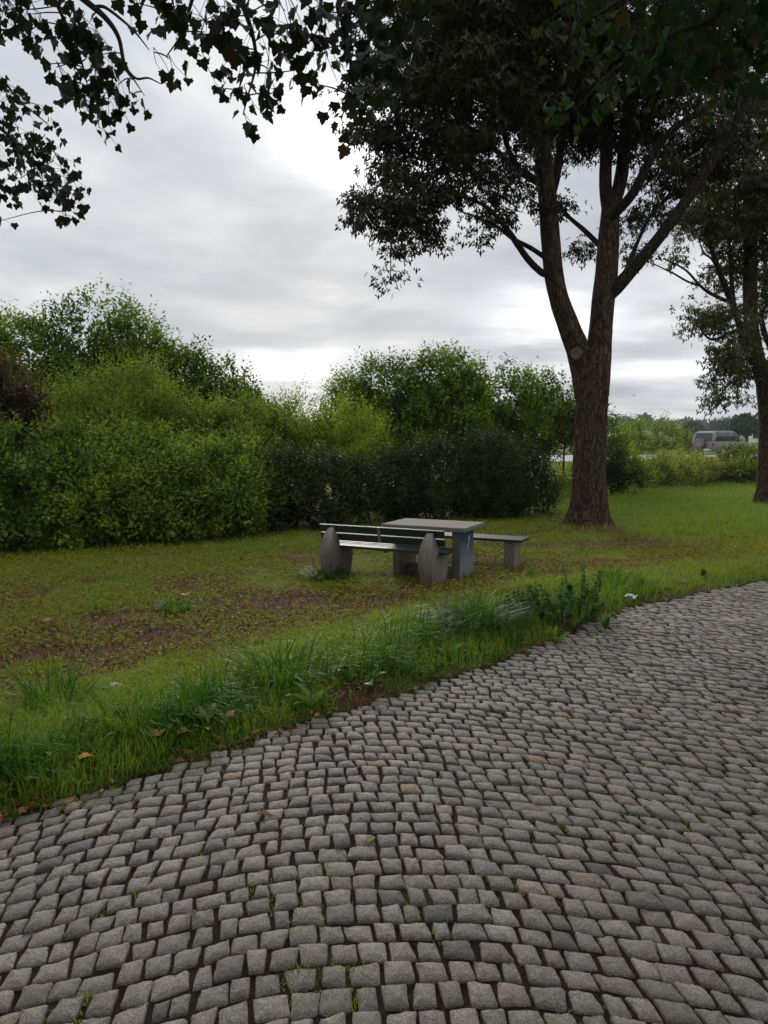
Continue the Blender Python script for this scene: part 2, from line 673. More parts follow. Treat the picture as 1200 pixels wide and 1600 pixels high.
# ground
def ground_mat():
    m, nt, bs, out = new_mat('lawn_ground')
    a = nt.nodes.new('ShaderNodeAttribute')
    a.attribute_name = 'tint'
    s = nt.nodes.new('ShaderNodeSeparateColor')
    nt.links.new(a.outputs['Color'], s.inputs[0])
    v = objco(nt)
    n1 = noise_node(nt, 14, 6, 0.65, v, 0.4)
    n2 = noise_node(nt, 70, 4, 0.7, v)
    soil = ramp_node(nt, [(0.3, (0.028, 0.015, 0.009)), (0.5, (0.085, 0.043, 0.024)), (0.72, (0.16, 0.085, 0.048))])
    nt.links.new(n2.outputs['Fac'], soil.inputs[0])
    moss = ramp_node(nt, [(0.3, (0.050, 0.050, 0.012)), (0.52, (0.135, 0.125, 0.026)), (0.75, (0.24, 0.205, 0.055))])
    nt.links.new(n2.outputs['Fac'], moss.inputs[0])
    lush = ramp_node(nt, [(0.3, (0.030, 0.055, 0.010)), (0.7, (0.085, 0.15, 0.022))])
    nt.links.new(n1.outputs['Fac'], lush.inputs[0])
    f = nt.nodes.new('ShaderNodeMath')
    f.operation = 'ADD'
    nt.links.new(s.outputs[0], f.inputs[0])
    nt.links.new(n1.outputs['Fac'], f.inputs[1])
    fr = ramp_node(nt, [(0.62, (0, 0, 0)), (1.0, (1, 1, 1))])
    f2 = nt.nodes.new('ShaderNodeMath')
    f2.operation = 'MULTIPLY'
    f2.inputs[1].default_value = 0.75
    nt.links.new(f.outputs[0], f2.inputs[0])
    nt.links.new(f2.outputs[0], fr.inputs[0])
    c = mixcol(nt, s.outputs[1], moss.outputs[0], lush.outputs[0])
    c = mixcol(nt, fr.outputs[0], c, soil.outputs[0])
    nt.links.new(c, bs.inputs['Base Color'])
    bs.inputs['Roughness'].default_value = 0.95
    bs.inputs['Specular IOR Level'].default_value = 0.15
    h = nt.nodes.new('ShaderNodeMath')
    h.operation = 'ADD'
    nt.links.new(n1.outputs['Fac'], h.inputs[0])
    nt.links.new(n2.outputs['Fac'], h.inputs[1])
    bump(nt, bs, h.outputs[0], 0.8, 0.03)
    return m


def granite_mat():
    m, nt, bs, out = new_mat('granite_setts')
    a = nt.nodes.new('ShaderNodeAttribute')
    a.attribute_name = 'tint'
    s = nt.nodes.new('ShaderNodeSeparateColor')
    nt.links.new(a.outputs['Color'], s.inputs[0])
    g = nt.nodes.new('ShaderNodeNewGeometry')
    v = g.outputs['Position']
    grain = noise_node(nt, 190, 3, 0.85, v)
    mid = noise_node(nt, 60, 4, 0.65, v)
    base = ramp_node(nt, [(0.0, (0.093, 0.086, 0.081)), (0.25, (0.167, 0.151, 0.131)), (0.75, (0.257, 0.229, 0.194)), (1.0, (0.323, 0.288, 0.244))])
    nt.links.new(s.outputs[0], base.inputs[0])
    c = mixcol(nt, s.outputs[1], base.outputs[0], (0.27, 0.185, 0.105))
    gr = ramp_node(nt, [(0.36, (0.30, 0.30, 0.32)), (0.5, (0.95, 0.95, 0.95)), (0.64, (1.9, 1.85, 1.75))])
    nt.links.new(grain.outputs['Fac'], gr.inputs[0])
    c = mixcol(nt, 0.85, c, gr.outputs[0], 'MULTIPLY')
    mr = ramp_node(nt, [(0.3, (0.62, 0.60, 0.58)), (0.6, (1.1, 1.1, 1.1))])
    nt.links.new(mid.outputs['Fac'], mr.inputs[0])
    c = mixcol(nt, 0.8, c, mr.outputs[0], 'MULTIPLY')
    # brown dirt on patches of the pavement
    big = noise_node(nt, 1.7, 4, 0.6, v)
    br = ramp_node(nt, [(0.52, (0, 0, 0)), (0.72, (0.45, 0.45, 0.45))])
    nt.links.new(big.outputs['Fac'], br.inputs[0])
    c = mixcol(nt, br.outputs[0], c, (0.15, 0.115, 0.085))
    nt.links.new(c, bs.inputs['Base Color'])
    bs.inputs['Roughness'].default_value = 0.72
    bs.inputs['Specular IOR Level'].default_value = 0.4
    h = nt.nodes.new('ShaderNodeMath')
    h.operation = 'ADD'
    nt.links.new(grain.outputs['Fac'], h.inputs[0])
    h2 = nt.nodes.new('ShaderNodeMath')
    h2.operation = 'MULTIPLY'
    h2.inputs[1].default_value = 1.1
    nt.links.new(mid.outputs['Fac'], h2.inputs[0])
    nt.links.new(h2.outputs[0], h.inputs[1])
    bump(nt, bs, h.outputs[0], 0.8, 0.006)
    return m


def bed_mat():
    m, nt, bs, out = new_mat('joint_soil')
    g = nt.nodes.new('ShaderNodeNewGeometry')
    n = noise_node(nt, 110, 4, 0.7, g.outputs['Position'])
    r = ramp_node(nt, [(0.3, (0.010, 0.006, 0.004)), (0.55, (0.030, 0.018, 0.011)), (0.8, (0.085, 0.052, 0.033))])
    nt.links.new(n.outputs['Fac'], r.inputs[0])
    big = noise_node(nt, 3.0, 4, 0.6, g.outputs['Position'])
    br = ramp_node(nt, [(0.55, (0, 0, 0)), (0.68, (0.6, 0.6, 0.6))])
    nt.links.new(big.outputs['Fac'], br.inputs[0])
    c = mixcol(nt, br.outputs[0], r.outputs[0], (0.055, 0.060, 0.018))
    nt.links.new(c, bs.inputs['Base Color'])
    bs.inputs['Roughness'].default_value = 0.95
    bs.inputs['Specular IOR Level'].default_value = 0.08
    bump(nt, bs, n.outputs['Fac'], 0.9, 0.01)
    return m


M_GROUND = ground_mat()
M_GRANITE = granite_mat()
M_BED = bed_mat()
M_BARK = bark_mat('maple_bark', (0.035, 0.020, 0.013), (0.127, 0.073, 0.043), (0.220, 0.139, 0.086), moss=0.12)
M_BARK2 = bark_mat('bark_and_crown_shade', (0.022, 0.016, 0.011), (0.066, 0.047, 0.034), (0.12, 0.09, 0.066))  # bark of other trunks; on the maple limbs also painted crown shade
M_TWIG = simple_mat('twig_bark', (0.06, 0.048, 0.036), 0.85, 0, 0.2)
M_CONC = concrete_mat('weathered_concrete', (0.235, 0.20, 0.16), (0.13, 0.11, 0.085))
M_CONC_TOP = concrete_mat('exposed_concrete_slab', (0.215, 0.19, 0.155), (0.125, 0.108, 0.088), streak=False)

M_GRASS = leaf_mat('lawn_blades', [(0, (0.142, 0.222, 0.027)), (0.45, (0.242, 0.339, 0.035)), (0.78, (0.261, 0.296, 0.036)), (1, (0.345, 0.308, 0.072))], 0.35, 0.5, None, 0.06)
M_LUSH = leaf_mat('lush_blades', [(0, (0.020, 0.055, 0.004)), (0.5, (0.057, 0.157, 0.011)), (0.9, (0.107, 0.216, 0.020)), (1, (0.135, 0.138, 0.027))], 0.4, 0.45, None, 0.06)
M_TUSSOCK = leaf_mat('tussock_blades', [(0, (0.030, 0.065, 0.015)), (0.6, (0.061, 0.110, 0.029)), (1, (0.076, 0.114, 0.034))], 0.35, 0.4, None, 0.06)
M_COVER = leaf_mat('ground_cover_leaves', [(0, (0.087, 0.114, 0.013)), (0.55, (0.225, 0.249, 0.027)), (0.85, (0.239, 0.216, 0.025)), (1, (0.320, 0.183, 0.038))], 0.35, 0.55, None, 0.06)
M_LITTER = leaf_mat('brown_leaf_litter', [(0, (0.073, 0.034, 0.014)), (0.6, (0.227, 0.100, 0.035)), (1, (0.421, 0.198, 0.060))], 0.15, 0.7, (1.2, 1.0, 0.7))
M_WEED = leaf_mat('weed_leaves', [(0, (0.054, 0.127, 0.023)), (1, (0.144, 0.254, 0.048))], 0.3, 0.42)
M_NETTLE = leaf_mat('dark_weed_leaves', [(0, (0.037, 0.081, 0.022)), (1, (0.102, 0.189, 0.049))], 0.3, 0.5, None, 0.05)

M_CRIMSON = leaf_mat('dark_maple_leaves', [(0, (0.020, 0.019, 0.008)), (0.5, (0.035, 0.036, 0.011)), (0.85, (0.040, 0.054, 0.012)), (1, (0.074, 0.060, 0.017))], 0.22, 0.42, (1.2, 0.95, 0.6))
M_MAPLE = leaf_mat('green_maple_leaves', [(0, (0.018, 0.036, 0.012)), (0.6, (0.034, 0.068, 0.020)), (0.97, (0.055, 0.095, 0.027)), (1, (0.10, 0.05, 0.02))], 0.25, 0.6, None, 0.08)
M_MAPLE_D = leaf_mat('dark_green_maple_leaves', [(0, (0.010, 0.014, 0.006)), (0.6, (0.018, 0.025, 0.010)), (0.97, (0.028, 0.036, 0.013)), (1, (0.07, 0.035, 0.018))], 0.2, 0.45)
M_OLIVE = leaf_mat('olive_maple_leaves', [(0, (0.040, 0.038, 0.016)), (0.5, (0.070, 0.075, 0.024)), (1, (0.11, 0.13, 0.035))], 0.3, 0.42)

# ================================================================== ground sheet
def circ(x, y, c, r, soft=0.6):
    d = np.hypot(x - c[0], y - c[1]) / r
    return sstep(1.0, 1 - soft, d)


SOIL_NICHE = pick(575, 1092)


def bare_map(x, y):
    s = edge_dist(x, y)
    n = fbm(x, y, 1.1, 21, 4)
    band = sstep(1.3, 2.3, s) * sstep(8.5, 5.0, s) * sstep(7.5, 4.0, x)
    b = band * sstep(0.42, 0.60, n) * 0.9
    b = np.maximum(b, 0.95 * circ(x, y, (1.0, 10.45), 1.25) * sstep(0.3, 0.5, fbm(x, y, 0.5, 4)))
    b = np.maximum(b, 0.9 * circ(x, y, (2.0, 10.7), 0.9) * sstep(0.3, 0.55, fbm(x, y, 0.4, 9)))
    b = np.maximum(b, circ(x, y, (SOIL_NICHE.x, SOIL_NICHE.y), 0.33, 0.4))
    b = np.maximum(b, 0.75 * sstep(0.28, 0.0, s) * sstep(-0.3, 0.0, s) * sstep(0.35, 0.6, fbm(x, y, 0.5, 33)))
    # worn strip beside the far pavement edge on the right
    b = np.maximum(b, 0.7 * sstep(2.4, 3.4, x) * sstep(0.9, 0.35, s) * sstep(0.45, 0.65, fbm(x, y, 0.7, 37)))
    # round the trunk
    b = np.maximum(b, 0.8 * circ(x, y, (4.37, 16.2), 1.0))
    return np.clip(b, 0, 1)


def lush_map(x, y):
    s = edge_dist(x, y)
    l = sstep(1.9, 0.6, s) * sstep(4.2, 2.6, x)
    l = np.maximum(l, 0.75 * sstep(3.0, 6.0, x) * sstep(12.5, 16.0, y))
    l = np.maximum(l, 0.55 * sstep(0.55, 0.75, fbm(x, y, 1.6, 51)))
    l = np.maximum(l, 0.8 * sstep(30, 40, y))
    l = np.maximum(l, 0.75 * sstep(0.5, 0.15, s) * sstep(3.0, 4.0, x))
    return np.clip(l, 0, 1)


def axis(fine_lo, fine_hi, step, far_lo, far_hi):
    a = list(np.arange(fine_lo, fine_hi + 1e-6, step))
    d, v = step, fine_hi
    while v < far_hi:
        d *= 1.22
        v += d
        a.append(v)
    d, v = step, fine_lo
    lo = []
    while v > far_lo:
        d *= 1.22
        v -= d
        lo.append(v)
    return np.array(lo[::-1] + a)


gx = axis(-9, 10, 0.14, -2500, 2500)
gy = axis(0.5, 24, 0.14, -60, 3500)
X, Y = np.meshgrid(gx, gy)
Z = ground(X, Y)
s_e = edge_dist(X, Y)
Z = Z - 0.12 * sstep(0.02, -0.14, s_e)
Z = Z + 0.012 * (fbm(X, Y, 0.35, 71) - 0.5) * sstep(0, 0.3, s_e)
nx, ny = len(gx), len(gy)
V = np.stack([X, Y, Z], -1).reshape(-1, 3)
ii = (np.arange(ny - 1)[:, None] * nx + np.arange(nx - 1)[None]).ravel()
F = np.stack([ii, ii + 1, ii + nx + 1, ii + nx], -1)
t = np.ones((len(V), 4))
t[:, 0] = bare_map(X, Y).ravel()
t[:, 1] = lush_map(X, Y).ravel()
tag(obj('lawn', make_mesh('lawn', V, F, t, True), M_GROUND), 'patchy mossy lawn of short grass and bare soil', 'lawn', kind='structure')

# ================================================================== cobbled pavement
pave = empty('cobblestone_pavement', (0, 0, 0))
tag(pave, 'grey granite sett pavement laid in curved rows', 'pavement', kind='structure')


def arch(u):
    l = -0.62 * 1.5 * np.log(np.cosh(u / 1.5))
    r = -0.3 * 0.8 * np.log(np.cosh(u / 0.8))
    return np.where(u < 0, l, r)


def warp(u, v):
    """paving coordinates -> plan"""
    y = v + arch(u)
    x = u + 0.07 - 0.12 * (y - 2.3)
    x2 = x + 0.10 * (fbm(x, y, 0.9, 81, 2) - 0.5)
    y2 = y + 0.13 * (fbm(x, y, 0.8, 91, 2) - 0.5)
    return x2, y2


stones = []
ROW = 0.0925
v0 = 0.2
k = 0
while v0 < 17:
    u0 = -7.0 + random.random() * 0.1
    h = ROW * random.uniform(0.93, 1.07)
    while u0 < 13.0:
        w = 0.965 * random.choice((0.070, 0.083, 0.090, 0.095, 0.099, 0.104, 0.118)) * random.uniform(0.95, 1.05)
        cu, cv = u0 + w / 2, v0 + h / 2
        stones.append((cu, cv, w, h))
        u0 += w
    v0 += h
ST = np.array(stones)
cx, cy = warp(ST[:, 0], ST[:, 1])
sd = edge_dist(cx, cy)
jit = 0.07 * (fbm(cx, cy, 0.3, 17, 2) - 0.5)
keep = (sd < -0.035 + jit) & (cy > 0.6) & (cy < 11.5) & (np.abs(cx) < 0.56 * np.maximum(cy, 0) + 0.9)
ST, cx, cy, sd = ST[keep], cx[keep], cy[keep], sd[keep]
n_st = len(ST)
# outline of a worn sett: a quadrilateral with knocked-off corners
c_ = 0.5
cut = 0.10
ol = []
for (sx0, sy0), (dx0, dy0), (dx1, dy1) in (((1, -1), (-1, 0), (0, 1)), ((1, 1), (0, -1), (-1, 0)), ((-1, 1), (1, 0), (0, -1)), ((-1, -1), (0, 1), (1, 0))):
    X0, Y0 = sx0 * c_, sy0 * c_
    ol += [(X0 + dx0 * cut, Y0 + dy0 * cut), (X0 + (dx0 + dx1) * cut * 0.26, Y0 + (dy0 + dy1) * cut * 0.26), (X0 + dx1 * cut, Y0 + dy1 * cut),
           (X0 + dx1 * 0.37, Y0 + dy1 * 0.37), (X0 + dx1 * 0.63, Y0 + dy1 * 0.63)]
NP = len(ol)
ox, oy = np.array(ol).T
gap = 0.0112
rx = (ST[:, 2:3] - gap * RNG.uniform(0.5, 1.9, (n_st, 1)))
ry = (ST[:, 3:4] - gap * RNG.uniform(0.5, 1.9, (n_st, 1)))
ST[:, 0:2] += RNG.normal(0, 0.0028, (n_st, 2))
skx = RNG.normal(0, 0.055, (n_st, 1))
sky_ = RNG.normal(0, 0.055, (n_st, 1))
tap = RNG.normal(0, 0.08, (n_st, 1))
wob = 1 + RNG.normal(0, 0.024, (n_st, NP))
px_ = ox[None] * (1 + tap * oy[None] * 2) + skx * oy[None]
py_ = oy[None] * (1 + RNG.normal(0, 0.08, (n_st, 1)) * ox[None] * 2) + sky_ * ox[None]
top_z = 0.004 + RNG.normal(0, 0.0035, n_st) + 0.03 * (fbm(cx, cy, 1.5, 44, 2) - 0.5)
top_z = np.maximum(top_z - 0.004 * sstep(-0.25, -0.02, sd), 0.03 * (fbm(cx, cy, 1.5, 44, 2) - 0.5) - 0.001)
tilt = RNG.normal(0, 0.022, (n_st, 2))
rings = ((1.0, -0.045), (1.0, -0.006), (0.95, 0.0))
layers = []
for sc_, dz in rings:
    u = ST[:, 0:1] + px_ * wob * sc_ * rx
    v = ST[:, 1:2] + py_ * wob * sc_ * ry
    x, y = warp(u, v)
    lx, ly = x - cx[:, None], y - cy[:, None]
    z = top_z[:, None] + dz + (tilt[:, :1] * lx + tilt[:, 1:] * ly) + (RNG.normal(0, 0.0012, x.shape) if dz > -0.02 else 0)
    layers.append(np.stack([x, y, z], -1))
cxyz = np.stack([cx, cy, top_z + RNG.normal(0.0022, 0.0015, n_st)], -1)[:, None]
SV = np.concatenate(layers + [cxyz], 1)                   # (n, 4*NP+1, 3)
q = []
for r_ in range(2):
    for j in range(NP):
        q.append((r_ * NP + j, r_ * NP + (j + 1) % NP, (r_ + 1) * NP + (j + 1) % NP, (r_ + 1) * NP + j))
q = np.array(q)
tr = np.array([(2 * NP + j, 2 * NP + (j + 1) % NP, 3 * NP) for j in range(NP)])
tone = np.clip(RNG.normal(0.5, 0.18, n_st), 0, 1)
tone[RNG.random(n_st) < 0.02] = 0.05
brown = np.where(RNG.random(n_st) < 0.07, RNG.uniform(0.15, 0.5, n_st), RNG.uniform(0, 0.12, n_st))
brown[RNG.random(n_st) < 0.005] = 0.85
tint_s = np.ones((n_st, 4))
tint_s[:, 0], tint_s[:, 1] = tone, brown

qx, qy, qd = project(np.stack([cx, cy, top_z], -1))
inview = (qx > -25) & (qx < 1225) & (qy < 1625) & (qd > 0.3)
area = np.where(inview, 1.0 / np.maximum(qd, 0.2) ** 3, 0)
single = np.zeros(n_st, bool)
single[np.argsort(-area)[:300]] = True
rest = np.where(~single)[0]
k = SV.shape[1]
base = (np.arange(len(rest)) * k)[:, None, None]
me = make_mesh('cobblestone_field', SV[rest].reshape(-1, 3), [(base + q[None]).reshape(-1, 4), (base + tr[None]).reshape(-1, 3)],
               np.repeat(tint_s[rest], k, 0), True)
me.polygons.foreach_set('use_smooth', np.concatenate([np.tile(np.arange(len(q)) >= 2 * NP, len(rest)), np.ones(len(tr) * len(rest), bool)]))
tag(obj('cobblestone_field', me, M_GRANITE, pave), kind='stuff')
for i in np.where(single)[0]:
    c = np.array([cx[i], cy[i], top_z[i]])
    me = make_mesh('cobblestone', SV[i] - c, [q, tr], np.repeat(tint_s[i:i + 1], k, 0), True)
    me.polygons.foreach_set('use_smooth', np.concatenate([np.arange(len(q)) >= 2 * NP, np.ones(len(tr), bool)]))
    o = obj('cobblestone', me, M_GRANITE, pave)
    o.location = c
# bed of soil in the joints
bxs = np.arange(-7, 11, 0.12)
bys = np.arange(-1.5, 15, 0.12)
X, Y = np.meshgrid(bxs, bys)
nb = len(bxs)
Zb = -0.0072 + 0.03 * (fbm(X, Y, 1.5, 44, 2) - 0.5) + 0.008 * (fbm(X, Y, 0.25, 3, 2) - 0.5)
ii = (np.arange(len(bys) - 1)[:, None] * nb + np.arange(nb - 1)[None]).ravel()
F = np.stack([ii, ii + 1, ii + nb + 1, ii + nb], -1)
cen = np.stack([X, Y], -1).reshape(-1, 2)[F].mean(1)
F = F[edge_dist(cen[:, 0], cen[:, 1]) < 0.04]
obj('joint_soil', make_mesh('joint_soil', np.stack([X, Y, Zb], -1).reshape(-1, 3), F, None, True), M_BED, pave)


# ================================================================== grass
def blades(P, L, W, head, lean, rnd, segs=2, droop=1.0):
    """curved tapering blades; P roots, L length, W width, head azimuth, lean 0..1"""
    n = len(P)
    hd = np.stack([np.cos(head), np.sin(head), np.zeros(n)], -1)
    side = np.stack([-np.sin(head), np.cos(head), np.zeros(n)], -1)
    rot = RNG.uniform(-0.9, 0.9, n)
    side = side * np.cos(rot)[:, None] + hd * np.sin(rot)[:, None]
    rows = []
    ts = np.linspace(0, 1, segs + 1)
    for tt in ts[:-1]:
        a = lean * droop * tt
        c = P + (hd * (np.sin(a) * L * tt)[:, None]) + np.array([0, 0, 1.0]) * (np.cos(a) * L * tt)[:, None]
        w = (W * (1 - 0.55 * tt ** 1.5) * 0.5)[:, None]
        rows.append(c - side * w)
        rows.append(c + side * w)
    a = lean * droop
    rows.append(P + hd * (np.sin(a) * L)[:, None] + np.array([0, 0, 1.0]) * (np.cos(a) * L)[:, None])
    V = np.stack(rows, 1)
    k = V.shape[1]
    f = []
    for i in range(segs - 1):
        f += [(2 * i, 2 * i + 1, 2 * i + 3), (2 * i, 2 * i + 3, 2 * i + 2)]
    f.append((2 * segs - 2, 2 * segs - 1, 2 * segs))
    f = np.array(f)
    F = (np.arange(n) * k)[:, None, None] + f[None]
    t = np.ones((n, k, 4), np.float32)
    t[:, :, 0] = rnd[:, None]
    return V.reshape(-1, 3), F.reshape(-1, 3), t.reshape(-1, 4)


def scatter(n, ylo, yhi, power=1.0, wedge=0.56, pad=0.8):
    """random lawn points, denser near the camera"""
    u = RNG.random(n)
    if power == 1.0:
        y = ylo * (yhi / ylo) ** u
    else:
        a = 1 - power
        y = (ylo ** a + u * (yhi ** a - ylo ** a)) ** (1 / a)
    x = RNG.uniform(-1, 1, n) * (wedge * y + pad)
    return x, y


HEDGE = np.array([(-9.5, 9.9), (-6.3, 12.4), (-2.5, 14.9), (0, 16.9), (3.7, 18.4)])


def under_hedge(x, y):
    hy = np.interp(x, HEDGE[:, 0], HEDGE[:, 1], left=9.9, right=1e3)
    return y > hy + 0.5


# short lawn
x, y = scatter(310000, 3.0, 34, 0.8)
s = edge_dist(x, y)
b, l = bare_map(x, y), lush_map(x, y)
clump = fbm(x, y, 0.28, 61, 2)
keep = (s > 0.02) & ~under_hedge(x, y) & (RNG.random(len(x)) < (1 - 0.93 * b) * sstep(0.25, 0.6, clump + 0.25 * l))
x, y, l, s = x[keep], y[keep], l[keep], s[keep]
n = len(x)
L = RNG.uniform(0.03, 0.095, n) * (1 + 0.7 * l) * (0.6 + 0.8 * fbm(x, y, 0.8, 62, 2)) * np.where(y > 13, 1.35, 1.0)
W = RNG.uniform(0.0035, 0.007, n) * np.clip((y / 6) ** 0.6, 0.8, 2.6)
P = np.stack([x, y, ground(x, y) - 0.004], -1)
rnd = np.clip(RNG.normal(0.56, 0.18, n) - 0.38 * l + 0.35 * (fbm(x, y, 1.3, 63, 2) - 0.5), 0, 1)
arr = blades(P, L, W, RNG.uniform(0, 2 * PI, n), RNG.uniform(0.15, 1.15, n), rnd)
tag(obj('lawn_grass', make_mesh('lawn_grass', *arr[:2], arr[2]), M_GRASS), 'short patchy yellowish green grass over the lawn', 'grass', kind='stuff')

# meadow grass of middle height between the lush edge and the mossy lawn
x, y = scatter(90000, 3.2, 12.5, 1.2)
s = edge_dist(x, y)
dens = sstep(0.25, 0.7, s) * sstep(3.0, 1.5, s) * sstep(3.6, 2.2, x) * sstep(0.32, 0.62, fbm(x, y, 0.45, 65, 2))
keep = RNG.random(len(x)) < dens * (1 - 0.9 * circ(x, y, (SOIL_NICHE.x, SOIL_NICHE.y), 0.35, 0.3))
x, y, s = x[keep], y[keep], s[keep]
n = len(x)
L = RNG.uniform(0.08, 0.2, n) * (0.6 + 0.8 * fbm(x, y, 0.6, 66, 2)) * sstep(3.3, 1.2, s)
L = np.maximum(L, 0.04)
P = np.stack([x, y, ground(x, y) - 0.004], -1)
rnd = np.clip(RNG.normal(0.42, 0.17, n), 0, .85)
arr = blades(P, L, RNG.uniform(0.0035, 0.0075, n), RNG.uniform(0, 2 * PI, n), RNG.uniform(0.3, 1.5, n), rnd, 3, 1.1)
tag(obj('meadow_grass', make_mesh('meadow_grass', *arr[:2], arr[2]), M_GRASS), 'loose ankle-deep olive grass behind the lush verge', 'grass', kind='stuff')

# lush long grass along the pavement edge
x, y = scatter(170000, 2.2, 8.6, 1.5, 0.6, 1.0)
s = edge_dist(x, y)
nz = fbm(x, y, 0.55, 67, 2)
prof = sstep(0.02, 0.14, s + 0.30 * (fbm(x, y, 0.3, 64, 2) - 0.55)) * sstep(1.15, 0.75, s + 0.5 * (nz - 0.5)) * sstep(3.1, 2.3, x)
niche = np.maximum(circ(x, y, (SOIL_NICHE.x, SOIL_NICHE.y), 0.42, 0.3), circ(x, y, (SOIL_NICHE.x + 0.25, SOIL_NICHE.y + 0.1), 0.3, 0.3))
keep = RNG.random(len(x)) < prof * (1 - niche) * sstep(0.2, 0.5, fbm(x, y, 0.2, 68, 2) + 0.1)
x, y, s, nz = x[keep], y[keep], s[keep], nz[keep]
n = len(x)
L = RNG.uniform(0.09, 0.32, n) * (0.42 + 1.15 * sstep(.25, .75, nz)) * (0.25 + 0.75 * sstep(0.04, 0.42, s)) * np.where(x > 0.9, 0.8, 1.0)
L = np.maximum(L, 0.04)
P = np.stack([x, y, ground(x, y) - 0.004], -1)
head = RNG.uniform(0, 2 * PI, n)
toward = math.atan2(-0.73, 0.68)
head = np.where(RNG.random(n) < 0.45, toward + RNG.normal(0, 0.6, n), head)
arr = blades(P, L, RNG.uniform(0.0045, 0.0105, n), head, np.clip(RNG.normal(0.85, 0.4, n), 0.1, 1.9), np.clip(RNG.normal(0.45, 0.22, n), 0, 1), 4, 1.15)
tag(obj('verge_grass', make_mesh('verge_grass', *arr[:2], arr[2]), M_LUSH), 'lush long green grass along the cobblestone edge', 'grass', kind='stuff')

# tiny grass and moss in the joints and on the pavement edge
x, y = scatter(260000, 1.6, 10, 1.4, 0.6, 0.5)
s = edge_dist(x, y)
m1 = sstep(0.62, 0.72, fbm(x, y, 0.22, 69, 2))
m2 = sstep(-0.35, -0.02, s) * sstep(0.12, 0.02, s) * sstep(0.42, 0.56, fbm(x, y, 0.22, 70, 2))
keep = (s < 0.14) & (RNG.random(len(x)) < np.maximum(m1 * 0.22, m2 * 0.75))
x, y = x[keep], y[keep]
n = len(x)
P = np.stack([x, y, np.where(edge_dist(x, y) > 0, ground(x, y), -0.009 + 0.03 * (fbm(x, y, 1.5, 44, 2) - 0.5))], -1)
arr = blades(P, RNG.uniform(0.012, 0.032, n), RNG.uniform(0.002, 0.005, n), RNG.uniform(0, 2 * PI, n), RNG.uniform(0.2, 1.3, n), np.clip(RNG.normal(0.4, 0.25, n), 0, 1))
tag(obj('joint_grass', make_mesh('joint_grass', *arr[:2], arr[2]), M_GRASS), 'tiny grass and moss sprouting from the cobblestone joints', 'grass', kind='stuff')

# low broad-leaved ground cover on the lawn
x, y = scatter(230000, 3.4, 17, 1.0)
s = edge_dist(x, y)
b = bare_map(x, y)
dens = sstep(0.9, 1.8, s) * sstep(0.33, 0.56, fbm(x, y, 0.7, 72, 3)) * (1 - 0.6 * b) + 0.5 * sstep(0.15, 0.3, s) * sstep(0.6, 0.3, s) * sstep(2.2, 3.0, x)
keep = (s > 0.1) & ~under_hedge(x, y) & (RNG.random(len(x)) < dens)
x, y = x[keep], y[keep]
n = len(x)
P = np.stack([x, y, ground(x, y) + RNG.uniform(0.004, 0.05, n)], -1)
A = randdir(n)
A[:, 2] = A[:, 2] * 0.35 + 0.1
N = randdir(n) * 0.45 + np.array([0, 0, 1.0])
arr = leaves_arrays(P, A, N, RNG.uniform(0.02, 0.065, n) * np.clip((y / 8) ** 0.4, 0.9, 1.5), OVAL, np.clip(RNG.normal(0.5, 0.24, n), 0, 1))
tag(obj('ground_cover', make_mesh('ground_cover', *arr[:2], arr[2]), M_COVER), 'low yellow-green broad-leaved ground cover on the lawn', 'ground cover', kind='stuff')

# brown leaf litter
x, y = scatter(110000, 3.0, 19, 1.0)
s = edge_dist(x, y)
b = bare_map(x, y)
dens = 0.95 * b * sstep(0.0, 0.4, s) + 0.09 + 0.25 * sstep(0.25, 0.05, np.abs(s)) * sstep(0.4, 0.6, fbm(x, y, 0.4, 75, 2))
keep = (s > -0.08) & ~under_hedge(x, y) & (RNG.random(len(x)) < dens)
x, y, s = x[keep], y[keep], s[keep]
n = len(x)
P = np.stack([x, y, np.maximum(ground(x, y), -0.01) * (s < 0) + ground(x, y) * (s >= 0) + RNG.uniform(0.006, 0.03, n)], -1)
A = randdir(n)
A[:, 2] *= 0.3
N = randdir(n) * 0.6 + np.array([0, 0, 1.0])
arr = leaves_arrays(P, A, N, RNG.uniform(0.016, 0.055, n), OVAL, np.clip(RNG.normal(0.42, 0.27, n), 0, 1))
tag(obj('leaf_litter', make_mesh('leaf_litter', *arr[:2], arr[2]), M_LITTER), 'small brown dead leaves strewn over the bare soil', 'leaf litter', kind='stuff')

# ================================================================== picnic furniture
def paint_mat():
    m, nt, bs, out = new_mat('dark_green_paint')
    v = objco(nt, (0.25, 6, 6))
    n = noise_node(nt, 12, 5, 0.6, v)
    r = ramp_node(nt, [(0.3, (0.012, 0.022, 0.017)), (0.6, (0.024, 0.040, 0.032)), (0.8, (0.05, 0.065, 0.055))])
    nt.links.new(n.outputs['Fac'], r.inputs[0])
    nt.links.new(r.outputs[0], bs.inputs['Base Color'])
    bs.inputs['Roughness'].default_value = 0.5
    bs.inputs['Specular IOR Level'].default_value = 0.3
    bump(nt, bs, n.outputs['Fac'], 0.25, 0.004)
    return m


